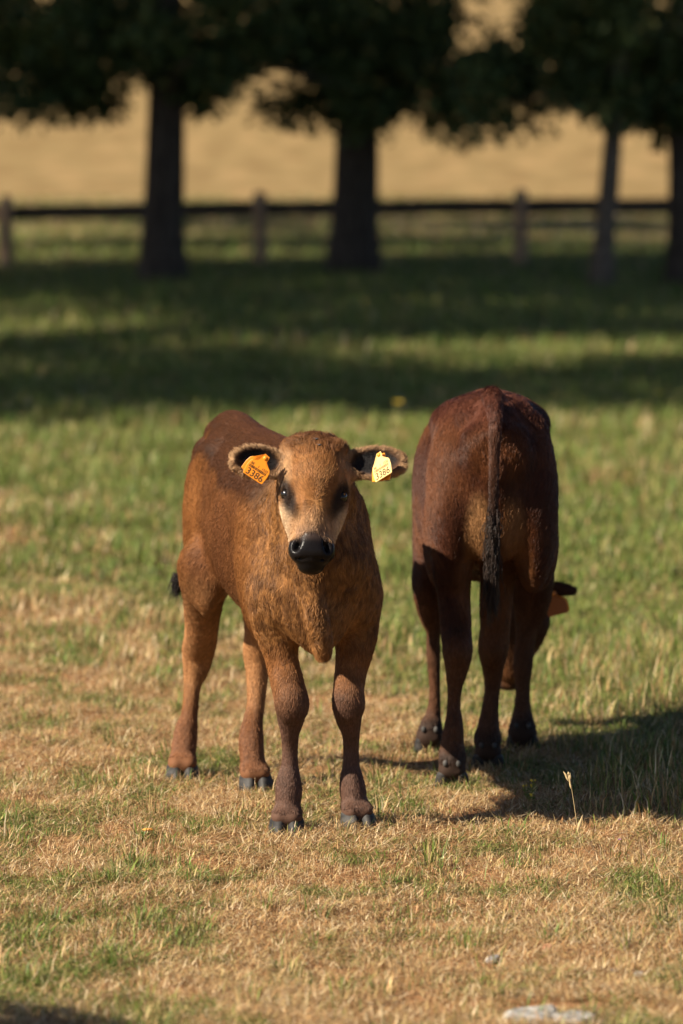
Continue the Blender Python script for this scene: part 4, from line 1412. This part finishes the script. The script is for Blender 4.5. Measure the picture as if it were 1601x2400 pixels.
# yellow-flowered weed
bY = GY(1872); b0 = W(1243, 1872, bY)
wd = empty('weed', (b0[0], bY, gz1(b0[0], bY)))
tag(wd, 'small leafy weed with yellow buds at the edge of the calf shadow', 'weed')
A = Acc(); B = Acc(); Yl = Acc()
rg = np.random.default_rng(9)
for k in range(7):
    an = rg.uniform(0, 6.28); t0 = np.array([math.cos(an), math.sin(an), 0])
    hgt = rg.uniform(.025, .055) if k else .062
    top = t0 * rg.uniform(.005, .02) + np.array([0, 0, hgt])
    A.add(*tube([(0, 0, -.004), top * .5 + t0 * .003, top], [.0011, .0009, .0006], 5))
    for j in range(7):
        c = top * rg.uniform(.2, .9); an2 = rg.uniform(0, 6.28)
        B.add(*spindle(c, c + np.array([math.cos(an2) * .011, math.sin(an2) * .011, .006]), .0016, 5))
    if k % 2 == 0:
        for j in range(3):
            Yl.add(*uv_ball(top + rg.normal(size=3) * .003, (.0022, .0022, .0026), None, 8, 6))
link('stems', A.mesh('stems'), m_green, wd); link('leaves', B.mesh('leaves'), m_green, wd); link('buds', Yl.mesh('buds'), m_yell, wd)


def flower(px, py, h, r_, mat, label, name):
    Y = GY(py); p = W(px, py, Y)
    rt = empty(name, (p[0], Y, gz1(p[0], Y)))
    tag(rt, label, 'flower')
    v, q = tube([(0, 0, -.005), (.003, 0, h * .6), (.004, -.003, h)], [.0016, .0013, .0011], 6)
    link('stem', mesh_np('stem', v, [q]), m_green, rt)
    P_ = Acc()
    for k in range(9):
        an = k / 9 * 6.283
        P_.add(*spindle((.004, -.003, h), (.004 + math.cos(an) * r_, -.003 + math.sin(an) * r_ * .8 - r_ * .3, h + r_ * .45), r_ * .24, 5))
    link('blossom', P_.mesh('blossom'), mat, rt)


flower(932, 972, .10, .030, m_yell, 'yellow meadow flower between the two calves at the shade edge', 'meadow_flower')
flower(1542, 956, .12, .028, m_yell, 'pale yellow meadow flower far out beyond the grazing calf', 'meadow_flower')
flower(1448, 1958, .012, .0045, m_purp, 'tiny purple flower in the straw near the seed stalk', 'meadow_flower')

lf_v, lf_q = tube([(-.016, 0, .004), (-.006, 0, .010), (.006, 0, .011), (.017, .003, .005)], [.001, .008, .009, .001], 8)
lf_v[:, 2] = lf_v[:, 2] * .35 + .006
Yl_ = GY(1950); pl = W(346, 1950, Yl_)
lo = tag(link('fallen_leaf', mesh_np('fallen_leaf', lf_v, [lf_q]), m_orange), 'curled orange dead leaf on the turf before the hooves', 'leaf')
lo.location = (pl[0], Yl_, gz1(pl[0], Yl_) + .006)

# flies
m_fly, _, _ = principled('fly_body', (0.02, 0.02, 0.022), 0.35, 0.5)
m_wing, _, _ = principled('fly_wing', (0.45, 0.45, 0.47), 0.4, 0.5)


def fly(p, rz, label, group=None):
    rt = empty('fly', p, rz); tag(rt, label, 'fly', group)
    A = Acc(); A.add(*uv_ball((0, 0, .003), (.0042, .0024, .0024), None, 10, 8)); A.add(*uv_ball((.0048, 0, .003), (.0016, .002, .0018), None, 8, 6))
    link('body', A.mesh('body'), m_fly, rt)
    for s in (-1, 1):
        v = np.array([[0, s * .001, .005], [-.006, s * .0015, .0058], [-.0078, s * .004, .0055], [-.004, s * .005, .005]])
        link('wing', mesh_np('wing', np.concatenate([v, v - [0, 0, .0002]]), [np.array([[0, 1, 2, 3], [7, 6, 5, 4], [0, 4, 5, 1], [1, 5, 6, 2], [2, 6, 7, 3], [3, 7, 4, 0]])], None, False), m_wing, rt)


for px, py, Y, lb in ((742, 1024, 8.80, 'upper fly sitting on the crown of the forward-facing calf'), (749, 1038, 8.78, 'lower fly sitting on the forehead of the forward-facing calf')):
    fly(tuple(W(px, py + 8, Y)), 1.0, lb)
